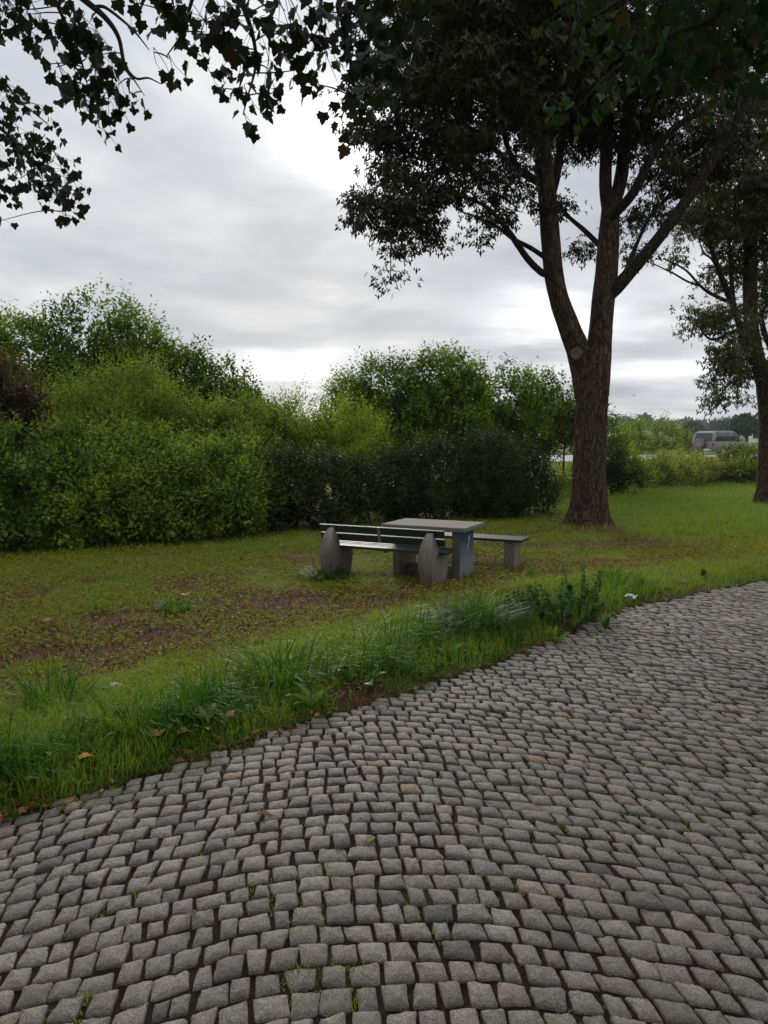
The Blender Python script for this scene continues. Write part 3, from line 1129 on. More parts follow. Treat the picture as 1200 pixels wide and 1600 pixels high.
def blue_mat():
    m, nt, bs, out = new_mat('flaking_blue_paint')
    t = nt.nodes.new('ShaderNodeTexCoord')
    sx = nt.nodes.new('ShaderNodeSeparateXYZ')
    nt.links.new(t.outputs['Object'], sx.inputs[0])
    n = noise_node(nt, 5.5, 5, 0.6, t.outputs['Object'], 0.6)
    n2 = noise_node(nt, 120, 3, 0.7, t.outputs['Object'])
    # paint survives on the upper half, its lower edge ragged
    a = nt.nodes.new('ShaderNodeMath')
    a.operation = 'MULTIPLY_ADD'
    nt.links.new(n.outputs['Fac'], a.inputs[0])
    a.inputs[1].default_value = 0.55
    nt.links.new(sx.outputs[2], a.inputs[2])
    r = ramp_node(nt, [(0.46, (0.10, 0.10, 0.10)), (0.62, (0.55, 0.55, 0.55)), (0.78, (1, 1, 1))])
    nt.links.new(a.outputs[0], r.inputs[0])
    conc = mixcol(nt, n2.outputs['Fac'], (0.16, 0.15, 0.13), (0.42, 0.40, 0.36))
    blue = mixcol(nt, n.outputs['Fac'], (0.013, 0.032, 0.105), (0.035, 0.066, 0.16))
    pale = mixcol(nt, 0.5, conc, (0.09, 0.125, 0.165))
    c = mixcol(nt, r.outputs[0], pale, blue)
    nt.links.new(c, bs.inputs['Base Color'])
    bs.inputs['Roughness'].default_value = 0.8
    bump(nt, bs, n2.outputs['Fac'], 0.4, 0.003)
    return m


M_PAINT = paint_mat()
M_BLUE = blue_mat()
M_SCRAPE = simple_mat('scraped_concrete', (0.36, 0.33, 0.29), 0.9, 0, 0.2)
M_STEEL = simple_mat('galvanised_steel', (0.35, 0.36, 0.37), 0.45, 0.8)
RZ = math.radians(-26)


def slat(parent, x0, x1, lo, hi, name='slat', M=None):
    b = MB().box((x0, lo[0], lo[1]), (x1, hi[0], hi[1]), M)
    return b.build(name, M_PAINT, parent, 0.006, 2)


def dense(prof, n=6):
    """smooth a profile given as straight pieces"""
    out = []
    for i, p in enumerate(prof):
        out.append(p)
    return out


bx, by = -0.125, 9.70
bench = empty('bench', (bx, by, gz(bx, by) + 0.01), RZ)
tag(bench, 'dark green slatted bench with backrest on pointed concrete feet, nearest the path', 'bench', 'benches at the picnic table')
prof = [(0.12, -0.12), (0.07, 0.03), (0.025, 0.14), (0.004, 0.24), (0.0, 0.33), (0.015, 0.43), (0.05, 0.53), (0.10, 0.61), (0.15, 0.662), (0.172, 0.668),
        (0.188, 0.64), (0.20, 0.57), (0.215, 0.49), (0.24, 0.42), (0.275, 0.375), (0.33, 0.366), (0.60, 0.372), (0.635, 0.35), (0.635, 0.26), (0.615, 0.15), (0.58, 0.03), (0.55, -0.12)]
tz = ([-0.12, 0.03, 0.15, 0.30, 0.45, 0.55, 0.62, 0.668], [0.046, 0.066, 0.090, 0.100, 0.094, 0.078, 0.058, 0.036])
for xs in (-0.72, 0.70):
    th_ = [float(np.interp(p[1], *tz)) * (1 - float(sstep(.2, .3, np.array(p[0])))) + 0.072 * float(sstep(.2, .3, np.array(p[0]))) for p in prof]
    nP = len(prof)
    vs = [(xs - t_, p[0], p[1]) for p, t_ in zip(prof, th_)] + [(xs + t_, p[0], p[1]) for p, t_ in zip(prof, th_)]
    cc_ = (0.33, 0.20)
    # split each side into fin, block and base so that the faces stay well shaped
    fin = [3, 4, 5, 6, 7, 8, 9, 10, 11, 12, 13, 14]
    blk = [0, 1, 2, 3, 14, 15, 16, 17, 18, 19, 20, 21]
    fs = [tuple(fin)[::-1], tuple(blk)[::-1], tuple(nP + i for i in fin), tuple(nP + i for i in blk)]
    fs += [(i, (i + 1) % nP, nP + (i + 1) % nP, nP + i) for i in range(nP)]
    MB().add(vs, fs).build('concrete_support', M_CONC, bench, 0.012, 3, True)
for i in range(5):
    y0 = 0.235 + i * 0.084
    slat(bench, -0.91, 0.88, (y0, 0.378 + 0.004 * abs(i - 1.5)), (y0 + 0.064, 0.416 + 0.004 * abs(i - 1.5)), 'seat_slat')
for zc, yc in ((0.655, 0.192), (0.545, 0.222)):
    Mx = Matrix.Translation((0, yc, zc)) @ Matrix.Rotation(math.radians(14), 4, 'X')
    slat(bench, -0.91, 0.88, (-0.019, -0.047), (0.019, 0.047), 'back_slat', Mx)
Mx = Matrix.Translation((-0.02, 0.181, 0.60)) @ Matrix.Rotation(math.radians(14), 4, 'X')
MB().box((-0.02, -0.006, -0.105), (0.02, 0.006, 0.105), Mx).build('batten', M_STEEL, bench, 0.002, 1)
MB().box((-0.02, 0.24, 0.352), (0.02, 0.64, 0.3765)).build('seat_batten', M_STEEL, bench, 0.002, 1)

tx, ty = 0.674, 10.42
table = empty('picnic_table', (tx, ty, gz(tx, ty) + 0.0), RZ)
tag(table, 'concrete picnic table with flaking blue paint on one leg', 'table')
MB().box((-0.60, -0.40, 0.655), (0.60, 0.40, 0.712)).build('tabletop', M_CONC_TOP, table, 0.010, 2)
for xs in (-0.43, 0.43):
    o = MB().box((xs - 0.055, -0.27, -0.1), (xs + 0.055, 0.27, 0.6535)).build('table_leg', M_CONC, table, 0.010, 2)
    if xs > 0:
        p = MB().box((xs + 0.0552, -0.256, 0.02), (xs + 0.0585, 0.256, 0.648)).build('painted_face', M_BLUE, o)
        X0 = xs + 0.0588
        # scraped strokes in the paint that read like a seven
        mk = MB()
        for (a, c, w) in (((0.03, 0.52), (0.13, 0.56), 0.018), ((0.13, 0.57), (0.02, 0.40), 0.024), ((0.02, 0.41), (-0.01, 0.36), 0.016)):
            d = Vector((c[0] - a[0], c[1] - a[1]))
            nn = Vector((-d.y, d.x)).normalized() * w
            q_ = [(a[0] + nn.x * .6, a[1] + nn.y * .6), (c[0] + nn.x, c[1] + nn.y), (c[0] - nn.x * .7, c[1] - nn.y * .7), (a[0] - nn.x, a[1] - nn.y)]
            mk.prism(q_, X0, X0 + 0.0012)
        mk.build('scraped_mark', M_SCRAPE, o)
MB().box((-0.375, -0.045, 0.06), (0.375, 0.045, 0.14)).build('stretcher', M_CONC, table, 0.01, 2)

sx_, sy_ = 1.268, 11.18
seat = empty('bench', (sx_, sy_, gz(sx_, sy_) + 0.0), RZ)
tag(seat, 'backless dark green slatted bench on concrete blocks behind the picnic table', 'bench', 'benches at the picnic table')
for xs in (-0.66, 0.64):
    pr = [(-0.165, -0.1), (-0.18, 0.15), (-0.185, 0.412), (0.185, 0.412), (0.18, 0.15), (0.165, -0.1)]
    MB().prism(pr, xs - 0.07, xs + 0.07).build('concrete_support', M_CONC, seat, 0.014, 3, True)
for i in range(5):
    y0 = -0.21 + i * 0.085
    slat(seat, -0.83, 0.83, (y0, 0.414), (y0 + 0.065, 0.452), 'seat_slat')
MB().box((-0.02, -0.205, 0.388), (0.02, 0.205, 0.4125)).build('seat_batten', M_STEEL, seat, 0.002, 1)


# ================================================================== trees
def clump_leaves(C, R, per, size, T, flat=0.75, droop=0.8, gmix=0.0, spread=0.5):
    idx = np.repeat(np.arange(len(C)), per)
    n = len(idx)
    off = RNG.normal(size=(n, 3)) * spread
    ln = np.linalg.norm(off, axis=1, keepdims=True)
    off = off / np.maximum(1, ln / 1.25)
    off[:, 2] *= flat
    P = C[idx] + off * R[idx][:, None]
    A = unit(off) * 0.7 + np.array([0, 0, -droop]) + randdir(n) * 0.75
    N = randdir(n) * 0.8 + np.array([0, 0, 0.8]) + unit(off) * 0.25
    S = size * RNG.uniform(0.65, 1.2, n)
    cl = RNG.random(len(C))[idx]
    rnd = np.clip(0.6 * RNG.random(n) + 0.4 * cl, 0, 1)
    return leaves_arrays(P, A, N, S, T, rnd)


def fill_ellipsoids(E, dens, shell=2.4):
    """clump centres spread through ellipsoids (px, py, D, rx, ry, rz); dens = clumps per cubic metre"""
    out = []
    for (px, py, D, rx_, ry_, rz_) in E:
        c = np.array(at(px, py, D))
        n = max(2, int(dens * 4.19 * rx_ * ry_ * rz_))
        d = randdir(n) * (RNG.random(n) ** (1 / shell))[:, None]
        out.append(c + d * np.array([rx_, ry_, rz_]))
    return np.concatenate(out)


def limb_world(pts):
    return [at(p[0], p[1], p[2]) for p in pts]


def twigs_to(C, limbs, r0=0.016, r1=0.004, every=1, seg=5):
    S = np.concatenate([catmull(l, [0.1] * len(l), 6)[0] for l in limbs])
    arrs = []
    for c in C[::every]:
        d = np.linalg.norm(S - c, axis=1) + 0.35 * np.maximum(0, S[:, 2] - c[2])
        b = S[np.argmin(d)]
        v = c - b
        L = np.linalg.norm(v)
        mid = b + v * 0.5 + np.array([0, 0, 0.10 * L]) + RNG.normal(size=3) * 0.05 * L
        arrs.append(tube_arrays([b, mid, c], [r0 * (0.6 + 0.35 * L), r0 * 0.7, r1], seg, 4))
    return arrs


# ---- the forked maple in front of the hedge
tb = at(920, 826, 16.26)
maple = empty('maple_tree', (tb.x, tb.y, tb.z))
tag(maple, 'forked dark-leaved maple on the lawn behind the picnic table', 'tree', 'maples along the lawn')


def local(arr, root):
    v, f, t = arr
    return v - np.array(root.location), f, t


D0 = 16.26
trunk_p = limb_world([(920, 836, D0), (920, 818, D0), (921, 790, D0), (921, 740, D0), (922, 690, D0), (925, 630, D0), (926, 585, D0), (925, 550, D0)])
arr = [tube_arrays(trunk_p, [0.36, 0.355, 0.34, 0.325, 0.325, 0.335, 0.35, 0.30], 72, 14, 0.052, 1.15, 0.30, 3)]
left_p = limb_world([(919, 618, D0), (908, 560, D0), (890, 512, D0 - .05), (874, 468, D0 - .1), (865, 425, D0 - .15), (860, 370, D0 - .2), (856, 320, D0 - .3), (849, 250, D0 - .4), (842, 180, D0 - .5), (838, 60, D0 - .6), (828, -90, D0 - .7)])
arr.append(tube_arrays(left_p, [0.27, 0.255, 0.22, 0.195, 0.19, 0.19, 0.185, 0.17, 0.15, 0.11, 0.07], 36, 8, 0.022, 0, 1, 5))
right_p = limb_world([(930, 618, D0), (935, 560, D0), (939, 510, D0), (943, 462, D0), (948, 420, D0 + .05), (951, 370, D0 + .1), (955, 310, D0 + .2)])
arr.append(tube_arrays(right_p, [0.28, 0.265, 0.235, 0.235, 0.225, 0.21, 0.17], 36, 8, 0.022, 0, 1, 7))
obj('trunk', tubes_mesh('trunk', [local(a, maple) for a in arr]), M_BARK, maple)
limbs = [left_p, right_p]
L_up = [
    ([(952, 345, D0 + .15), (946, 290, D0 + .2), (948, 220, D0 + .3), (950, 120, D0 + .4), (938, -70, D0 + .6)], [.13, .13, .12, .09, .05]),
    ([(955, 335, D0 + .15), (970, 280, D0 + .3), (977, 215, D0 + .5), (988, 110, D0 + .8), (1005, -60, D0 + 1)], [.13, .14, .12, .09, .05]),
    ([(942, 470, D0), (962, 450, D0 - .1), (985, 425, D0 - .15), (1033, 367, D0 - .3), (1100, 273, D0 - .6), (1148, 190, D0 - .8), (1200, 90, D0 - 1)], [.13, .15, .13, .115, .10, .085, .05]),
    ([(955, 340, D0), (990, 300, D0 - .4), (1030, 225, D0 - .7), (1075, 185, D0 - 1.0), (1120, 160, D0 - 1.3)], [.10, .095, .08, .06, .04]),
    ([(857, 320, D0 - .3), (868, 280, D0), (878, 225, D0 + .3), (900, 130, D0 + .6), (915, 10, D0 + .9)], [.09, .095, .085, .06, .04]),
    ([(860, 430, D0 - .15), (845, 425, D0 - .3), (825, 405, D0 - .5), (806, 378, D0 - .8), (790, 355, D0 - 1.0), (755, 320, D0 - 1.3), (700, 300, D0 - 1.6)], [.07, .07, .065, .06, .05, .035, .02]),
    ([(855, 405, D0 - .2), (830, 388, D0 - .1), (800, 372, D0 + .1), (770, 350, D0 + .4), (720, 330, D0 + .8)], [.05, .05, .042, .03, .015]),
    ([(852, 290, D0 - .3), (830, 278, D0 - .5), (805, 262, D0 - .8), (775, 235, D0 - 1.1), (720, 190, D0 - 1.5)], [.08, .08, .07, .05, .03]),
    ([(812, 268, D0 - .7), (795, 235, D0 - .6), (780, 180, D0 - .5), (760, 110, D0 - .4)], [.06, .055, .045, .025]),
    ([(845, 215, D0 - .45), (800, 150, D0 - .9), (730, 90, D0 - 1.4), (660, 60, D0 - 1.9)], [.08, .065, .045, .025]),
    ([(948, 395, D0 + .1), (915, 362, D0 + .8), (885, 335, D0 + 1.4), (860, 300, D0 + 2)], [.06, .055, .04, .02]),
    ([(700, 300, D0 - 1.6), (650, 320, D0 - 1.8), (615, 370, D0 - 1.9), (610, 430, D0 - 1.9)], [.025, .02, .014, .006]),
    ([(975, 430, D0 - .1), (1000, 370, D0 + .6), (1020, 330, D0 + 1.2)], [.05, .04, .02]),
]
br = []
for pts, rad in L_up:
    w = limb_world(pts)
    limbs.append(w)
    br.append(local(tube_arrays(w, rad, 14, 6, 0.010, 0, 1, 9), maple))
for a_ in br:
    obj('limb', tubes_mesh('limb', [a_]), M_BARK2, maple)  # darker than the trunk's bark, standing in for shade inside the crown
# pruning scar below the fork
sc = at(900, 553, 15.96)
bm_v, bm_f = [], []
m = MB()
ringp = []
for k_, (rr, yy) in enumerate(((0.105, 0.06), (0.112, 0.0), (0.098, -0.022), (0.075, -0.016), (0.07, -0.008))):
    for i in range(20):
        a = 2 * PI * i / 20
        ringp.append((rr * math.cos(a) * (1 + .05 * math.sin(3 * a)), yy, rr * 1.12 * math.sin(a)))
fs = [(k_ * 20 + i, k_ * 20 + (i + 1) % 20, (k_ + 1) * 20 + (i + 1) % 20, (k_ + 1) * 20 + i) for k_ in range(4) for i in range(20)]
fs.append(tuple(range(80, 100)))
m.add(ringp, fs)
so = m.build('pruning_scar', simple_mat('healed_wood', (0.17, 0.105, 0.065), 0.9, 0, 0.2), maple, 0, 1, True)
so.location = sc - maple.location
so.rotation_euler = (0.1, 0, -0.35)

crown_E = [(705, 170, 15.4, 2.0, 1.8, 1.75), (630, 320, 15.2, 1.15, 1.1, 0.75), (600, 345, 15.2, .75, .9, .5), (620, 420, 15.2, .32, .4, .55), (690, 345, 15.6, .85, 1.0, .5),
           (770, 300, 15.6, .75, 1.3, .5), (640, 220, 15.0, 1.0, 1.0, .6), (880, 70, 16.4, 3.3, 2.6, 2.0), (1060, 210, 16.6, 1.3, 1.5, .95), (900, 195, 17.6, 1.5, 1.3, .8),
           (880, 330, 17.8, .55, .7, .5), (915, 400, 17.6, .35, .5, .3), (1010, 320, 17.5, .9, .9, .55), (980, 400, 17.4, .4, .5, .3), (1110, 250, 17.3, .9, 1.0, .8),
           (720, 60, 15.5, 1.9, 1.7, 1.2), (830, 330, 15.9, .3, .5, .35)]
crown_top = [(860, -190, 16.5, 3.9, 3.4, 2.6), (1000, -60, 16.5, 2.6, 2.6, 1.8), (720, -110, 15.8, 2.2, 2.4, 1.5)]
C1 = fill_ellipsoids(crown_E, 5.4, 2.8)
C2 = fill_ellipsoids(crown_top, 2.0)
C = np.concatenate([C1, C2])
Rr = RNG.uniform(0.28, 0.5, len(C))
la = clump_leaves(C, Rr, 64, 0.152, MAPLE_LOW, 0.62, 0.9, 0.0, 0.43)
la = local(la, maple)
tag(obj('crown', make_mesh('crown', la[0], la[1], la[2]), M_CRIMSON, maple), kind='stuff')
tag(obj('twigs', tubes_mesh('twigs', [local(a, maple) for a in twigs_to(C, limbs, 0.014, 0.004, 3)]), M_TWIG, maple), kind='stuff')

# ---- the maple at the right edge
D1 = 21.3
tb = at(1201, 789, D1)
maple2 = empty('maple_tree', (tb.x, tb.y, tb.z))
tag(maple2, 'green and brown leaved maple at the right edge of the lawn, cut by the frame', 'tree', 'maples along the lawn')
tp = limb_world([(1203, 798, D1), (1203, 785, D1), (1205, 760, D1), (1206, 720, D1), (1207, 660, D1), (1203, 610, D1), (1196, 570, D1)])
arr = [tube_arrays(tp, [.36, .35, .34, .34, .345, .34, .30], 56, 10, .028, .55, .32, 11)]
sl = limb_world([(1194, 600, D1), (1184, 562, D1), (1175, 520, D1), (1172, 470, D1), (1172, 400, D1), (1171, 300, D1), (1165, 180, D1 - .2), (1160, 20, D1 - .5)])
sr = limb_world([(1208, 610, D1), (1212, 560, D1), (1222, 500, D1), (1240, 400, D1 + .2), (1265, 280, D1 + .4), (1280, 100, D1 + .5)])
arr.append(tube_arrays(sl, [.2, .2, .19, .185, .18, .165, .13, .08], 28, 8, .02, 0, 1, 13))
arr.append(tube_arrays(sr, [.2, .2, .18, .16, .13, .07], 24, 8, .02, 0, 1, 15))
obj('trunk', tubes_mesh('trunk', [local(a, maple2) for a in arr]), M_BARK, maple2)
limbs2 = [sl, sr]
L2 = [
    ([(1180, 570, D1), (1162, 530, D1 - .2), (1150, 490, D1 - .4), (1132, 445, D1 - .6), (1112, 390, D1 - .8), (1095, 330, D1 - .9)], [.11, .10, .09, .08, .06, .03]),
    ([(1148, 485, D1 - .4), (1143, 440, D1 - .1), (1140, 390, D1 + .2), (1135, 310, D1 + .4)], [.06, .055, .045, .03]),
    ([(1135, 470, D1 - .6), (1108, 457, D1 - .9), (1092, 444, D1 - 1.1), (1070, 421, D1 - 1.3), (1036, 404, D1 - 1.6)], [.05, .045, .035, .026, .014]),
    ([(1094, 446, D1 - 1.1), (1075, 440, D1 - 1.2), (1050, 426, D1 - 1.3), (1010, 407, D1 - 1.6)], [.03, .026, .022, .01]),
    ([(1124, 425, D1 - .7), (1112, 405, D1 - .9), (1100, 395, D1 - 1), (1092, 375, D1 - 1.1)], [.035, .03, .025, .012]),
    ([(1172, 505, D1), (1140, 520, D1 - .5), (1110, 530, D1 - .9), (1085, 500, D1 - 1.2)], [.05, .04, .03, .012]),
    ([(1190, 590, D1), (1165, 590, D1 - .5), (1140, 600, D1 - .9), (1120, 625, D1 - 1.2)], [.05, .04, .025, .01]),
    ([(1210, 560, D1), (1190, 500, D1 + .8), (1196, 420, D1 + 1.2), (1180, 300, D1 + 1.5)], [.08, .07, .06, .03]),
]
br = []
for pts, rad in L2:
    w = limb_world(pts)
    limbs2.append(w)
    br.append(local(tube_arrays(w, rad, 10, 6, .008, 0, 1, 17), maple2))
for a_ in br:
    obj('limb', tubes_mesh('limb', [a_]), M_BARK2, maple2)  # crown shade put into the limb colour here as well
E2 = [(1120, 500, 20.6, .8, .9, .55), (1090, 490, 20.3, .42, .5, .28), (1140, 545, 20.6, .65, .8, .55), (1125, 580, 20.4, .55, .6, .35), (1150, 610, 20.6, .4, .5, .4), (1122, 628, 20.2, .2, .3, .2),
      (1165, 560, 21.5, .5, .8, .8), (1120, 350, 20.8, 1.1, 1.0, .8), (1180, 330, 21, 1.2, 1.2, 1.2), (1075, 330, 20.6, .6, .8, .4), (1060, 400, 20, .5, .5, .22), (1195, 450, 22.3, .7, .7, 1.2), (1140, 420, 21.8, .7, .7, .6)]
E2b = [(1160, 180, 21, 2.4, 2.0, 2.2), (1250, 250, 21, 1.8, 1.8, 3), (1200, -40, 21, 3, 2.6, 2.4), (1290, 480, 21.3, 1.3, 1.4, 1.6)]
C = np.concatenate([fill_ellipsoids(E2, 11), fill_ellipsoids(E2b, 3.2)])
la = local(clump_leaves(C, RNG.uniform(.22, .42, len(C)), 44, 0.165, MAPLE_LOW, .7, .9), maple2)
tag(obj('crown', make_mesh('crown', *la[:2], la[2]), M_OLIVE, maple2), kind='stuff')
tag(obj('twigs', tubes_mesh('twigs', [local(a, maple2) for a in twigs_to(C, limbs2, .013, .004, 2)]), M_TWIG, maple2), kind='stuff')

# ---- two maples beside the camera whose branches hang into the top of the picture
def hanging(name, label, base, stem, limbs_px, clumps, canopy, mat, leaf, n_can, dj=0.45, thin=1.0):
    root = empty(name, base)
    tag(root, label, 'tree', 'maples overhanging the pavement')
    tr_ = [np.array(base) + np.array([0, 0, -0.2])] + [np.array(p) for p in stem]
    rads = [0.36] + list(np.linspace(0.33, 0.09, len(stem)))
    arrs = [local(tube_arrays(tr_, rads, 28, 8, .02, .5, .35, 2), root)]
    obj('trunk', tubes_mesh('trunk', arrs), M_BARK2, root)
    ls = [tr_]
    bb = []
    for pts, rad in limbs_px:
        w = [p if isinstance(p, np.ndarray) else np.array(at(*p)) for p in pts]
        ls.append(w)
        bb.append(local(tube_arrays(w, rad, 8, 6, .003, 0, 1, 3), root))
    # leaves that hang in view, in full maple shape
    P, A, N, S, tw = [], [], [], [], []
    for (px, py, D, rp, n) in clumps:
        n = max(1, int(n * thin))
        c = np.array(at(px, py, D))
        rm = rp * D / FPX
        off = RNG.normal(size=(n, 3)) * 0.62
        off = off / np.maximum(1, np.linalg.norm(off, axis=1, keepdims=True) / 1.1)
        off = off * np.array([rm, max(rm, dj), rm])
        p = c + off
        P.append(p)
        a = np.array([0, 0, -1.0]) + randdir(n) * 0.75
        A.append(a)
        N.append(randdir(n) * 0.75 + np.array([0, -0.55, 0.45]))
        S.append(leaf * RNG.uniform(0.6, 1.15, n))
        for q_ in p[:max(1, n // 2)]:
            tw.append((c + np.array([0, 0, rm * 0.5]), q_))
    P, A, N, S = (np.concatenate(z) for z in (P, A, N, S))
    hl = leaves_arrays(P, A, N, S, MAPLE, RNG.random(len(P)))
    # petioles
    pet = []
    for c, q_ in tw:
        pet.append(tube_arrays([c, (c + q_) / 2 + RNG.normal(size=3) * 0.01, q_], [0.0028, 0.002, 0.0014], 3, 2))
    bb += [local(a, root) for a in pet]
    cc = np.array([at(px, py, D) for (px, py, D, rp, n) in clumps])
    bb += [local(a, root) for a in twigs_to(cc, ls[1:], 0.007, 0.003, 1, 4)]
    tag(obj('branches', tubes_mesh('branches', bb), M_TWIG, root), kind='stuff')
    # the crown overhead
    (ctr, rad) = canopy
    d = randdir(n_can) * (RNG.random(n_can) ** 0.4)[:, None] * np.array(rad) + np.array(ctr)
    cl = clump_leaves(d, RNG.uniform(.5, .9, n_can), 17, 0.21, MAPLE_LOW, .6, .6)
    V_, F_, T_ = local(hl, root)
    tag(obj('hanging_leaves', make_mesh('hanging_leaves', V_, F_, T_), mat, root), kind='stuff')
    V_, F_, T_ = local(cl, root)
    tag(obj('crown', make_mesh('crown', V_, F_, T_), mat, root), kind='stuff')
    tw2 = [local(a, root) for a in twigs_to(d, ls, .03, .008, 4)]
    tag(obj('twigs', tubes_mesh('twigs', tw2), M_TWIG, root), kind='stuff')
    return root


cl_left = [(c[0], c[1], 5.5, c[2], c[3]) for c in (
    (10, 15, 38, 22), (50, 22, 32, 16), (58, 62, 8, 1), (38, 55, 10, 2), (95, 28, 30, 12), (130, 40, 25, 9), (150, 58, 20, 6), (108, 72, 24, 7), (135, 92, 28, 10), (88, 105, 18, 6),
    (160, 85, 14, 5), (150, 122, 30, 12), (118, 150, 26, 11), (185, 132, 24, 11), (170, 155, 20, 8), (206, 148, 8, 2), (148, 175, 18, 6), (155, 200, 4, 1), (98, 132, 14, 4), (75, 100, 8, 2))]
cl_left += [(c[0], c[1], 7.6, c[2], int(c[3] * 1.4)) for c in (
    (5, 135, 14, 5), (22, 158, 24, 10), (55, 172, 18, 7), (15, 200, 22, 9), (50, 215, 18, 5), (35, 240, 26, 11), (60, 228, 15, 5), (85, 250, 24, 10), (30, 280, 28, 11), (60, 272, 24, 10),
    (100, 275, 20, 10), (90, 300, 24, 11), (114, 312, 14, 6), (103, 340, 9, 5), (70, 302, 18, 7), (8, 300, 12, 5), (0, 345, 8, 4), (-25, 220, 45, 24), (76, 195, 8, 2))]
cl_mid = [(c[0], c[1], 5.0, c[2], max(1, int(c[3] * 0.78))) for c in (
    (215, 5, 25, 9), (250, 20, 28, 10), (275, 58, 15, 5), (290, 35, 28, 11), (240, 82, 15, 4), (263, 92, 14, 4), (320, 50, 32, 13), (315, 88, 16, 5), (350, 28, 32, 14), (358, 72, 22, 8),
    (380, 100, 22, 8), (400, 50, 34, 16), (352, 138, 13, 4), (385, 152, 18, 8), (380, 180, 10, 4), (420, 108, 28, 11), (430, 146, 13, 6), (450, 58, 35, 18), (460, 110, 22, 9), (500, 28, 40, 22),
    (500, 80, 34, 16), (497, 132, 10, 3), (540, 50, 40, 22), (560, 90, 28, 13), (540, 140, 22, 9), (533, 188, 12, 5), (580, 40, 40, 22), (590, 100, 32, 14), (572, 142, 20, 7), (620, 60, 34, 16),
    (620, 118, 22, 8), (600, 8, 50, 28), (655, 20, 26, 10), (440, 5, 60, 30), (330, 0, 50, 20), (555, 165, 12, 4))]
hanging('overhanging_maple', 'maple reaching in from the left, dark leafy branches hanging at top left', (-5.4, 4.6, gz(-5.4, 4.6)),
        [(-5.4, 4.6, 2.5), (-5.2, 4.5, 5.0), (-5.0, 4.2, 8.0), (-4.8, 4.0, 10.5)],
        [([np.array((-5.3, 4.5, 4.0)), np.array((-3.6, 5.3, 5.6)), (60, -60, 5.5), (130, -2, 5.5), (165, 28, 5.5), (185, 58, 5.5), (193, 95, 5.5), (201, 112, 5.5), (214, 123, 5.45), (232, 122, 5.4), (251, 131, 5.3)], [.08, .06, .034, .022, .018, .014, .012, .010, .008, .006, .003]),
         ([(150, 10, 5.5), (165, 12, 5.5), (195, 35, 5.5), (215, 55, 5.4), (233, 78, 5.4)], [.012, .011, .009, .006, .003]),
         ([(201, 112, 5.5), (213, 130, 5.5), (226, 150, 5.5)], [.007, .005, .002]),
         ([(60, -60, 5.5), (95, 20, 5.5), (115, 60, 5.5), (130, 105, 5.5), (140, 150, 5.5)], [.02, .012, .009, .006, .003]),
         ([np.array((-5.3, 4.5, 3.8)), np.array((-4.6, 6.4, 4.8)), (-60, 170, 7.6), (0, 200, 7.6), (35, 235, 7.6), (75, 275, 7.6), (103, 330, 7.6)], [.06, .045, .03, .02, .014, .009, .004]),
         ([(-60, 120, 7.6), (0, 125, 7.6), (30, 158, 7.6), (70, 190, 7.6), (81, 204, 7.6)], [.02, .012, .008, .005, .002]),
         ([np.array((-5.0, 4.3, 6.5)), np.array((-2.2, 4.6, 6.2)), (330, -90, 5.0), (380, 10, 5.0), (400, 90, 5.0), (385, 160, 5.0)], [.09, .07, .03, .016, .01, .004]),
         ([np.array((-2.2, 4.6, 6.2)), (480, -80, 5.0), (530, 20, 5.0), (548, 100, 5.0), (538, 170, 5.0)], [.05, .03, .016, .01, .004]),
         ([(330, -90, 5.0), (300, 0, 5.0), (285, 50, 5.0), (260, 88, 5.0)], [.02, .012, .007, .003])],
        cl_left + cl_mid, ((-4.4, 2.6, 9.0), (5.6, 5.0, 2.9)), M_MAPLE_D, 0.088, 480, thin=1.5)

cl_right = [(c[0], c[1], c[4], c[2], c[3]) for c in (
    (905, 30, 55, 22, 6.2), (975, 25, 60, 34, 6.0), (1050, 30, 55, 38, 5.8), (1120, 35, 60, 46, 5.6), (1180, 55, 45, 40, 5.6), (1040, 80, 42, 26, 5.8), (1100, 105, 45, 28, 5.7), (1160, 110, 45, 30, 5.6),
    (930, 118, 42, 14, 6.4), (1000, 115, 42, 20, 6.2), (1030, 140, 24, 8, 6.0), (880, 160, 32, 9, 6.6), (905, 192, 22, 6, 6.6), (1185, 15, 60, 40, 5.6), (1100, -10, 80, 50, 5.6), (940, -10, 60, 26, 6.0),
    (1150, 150, 25, 8, 5.8), (960, 150, 26, 8, 6.4), (1240, 60, 50, 40, 5.5))]
hanging('overhanging_maple', 'green maple reaching in from the right, pale-lit leaf sprays at top right', (6.2, 2.2, 0.0),
        [(6.2, 2.2, 2.6), (6.1, 2.3, 5.0), (5.8, 2.2, 8.0), (5.6, 2.0, 10.5)],
        [([np.array((6.15, 2.3, 4.2)), np.array((5.2, 3.8, 5.6)), (1230, -60, 5.6), (1130, 20, 5.6), (1040, 60, 5.9), (960, 110, 6.3), (900, 170, 6.6)], [.10, .08, .04, .025, .018, .010, .004]),
         ([(1230, -60, 5.6), (1180, 40, 5.6), (1120, 110, 5.7), (1040, 140, 6.0)], [.03, .018, .01, .004]),
         ([np.array((5.2, 3.8, 5.6)), (1080, -80, 5.8), (970, 0, 6.0), (905, 40, 6.2)], [.05, .03, .016, .006])],
        cl_right, ((4.6, 1.4, 8.8), (5.6, 5.2, 2.9)), M_MAPLE, 0.095, 480, thin=1.25)

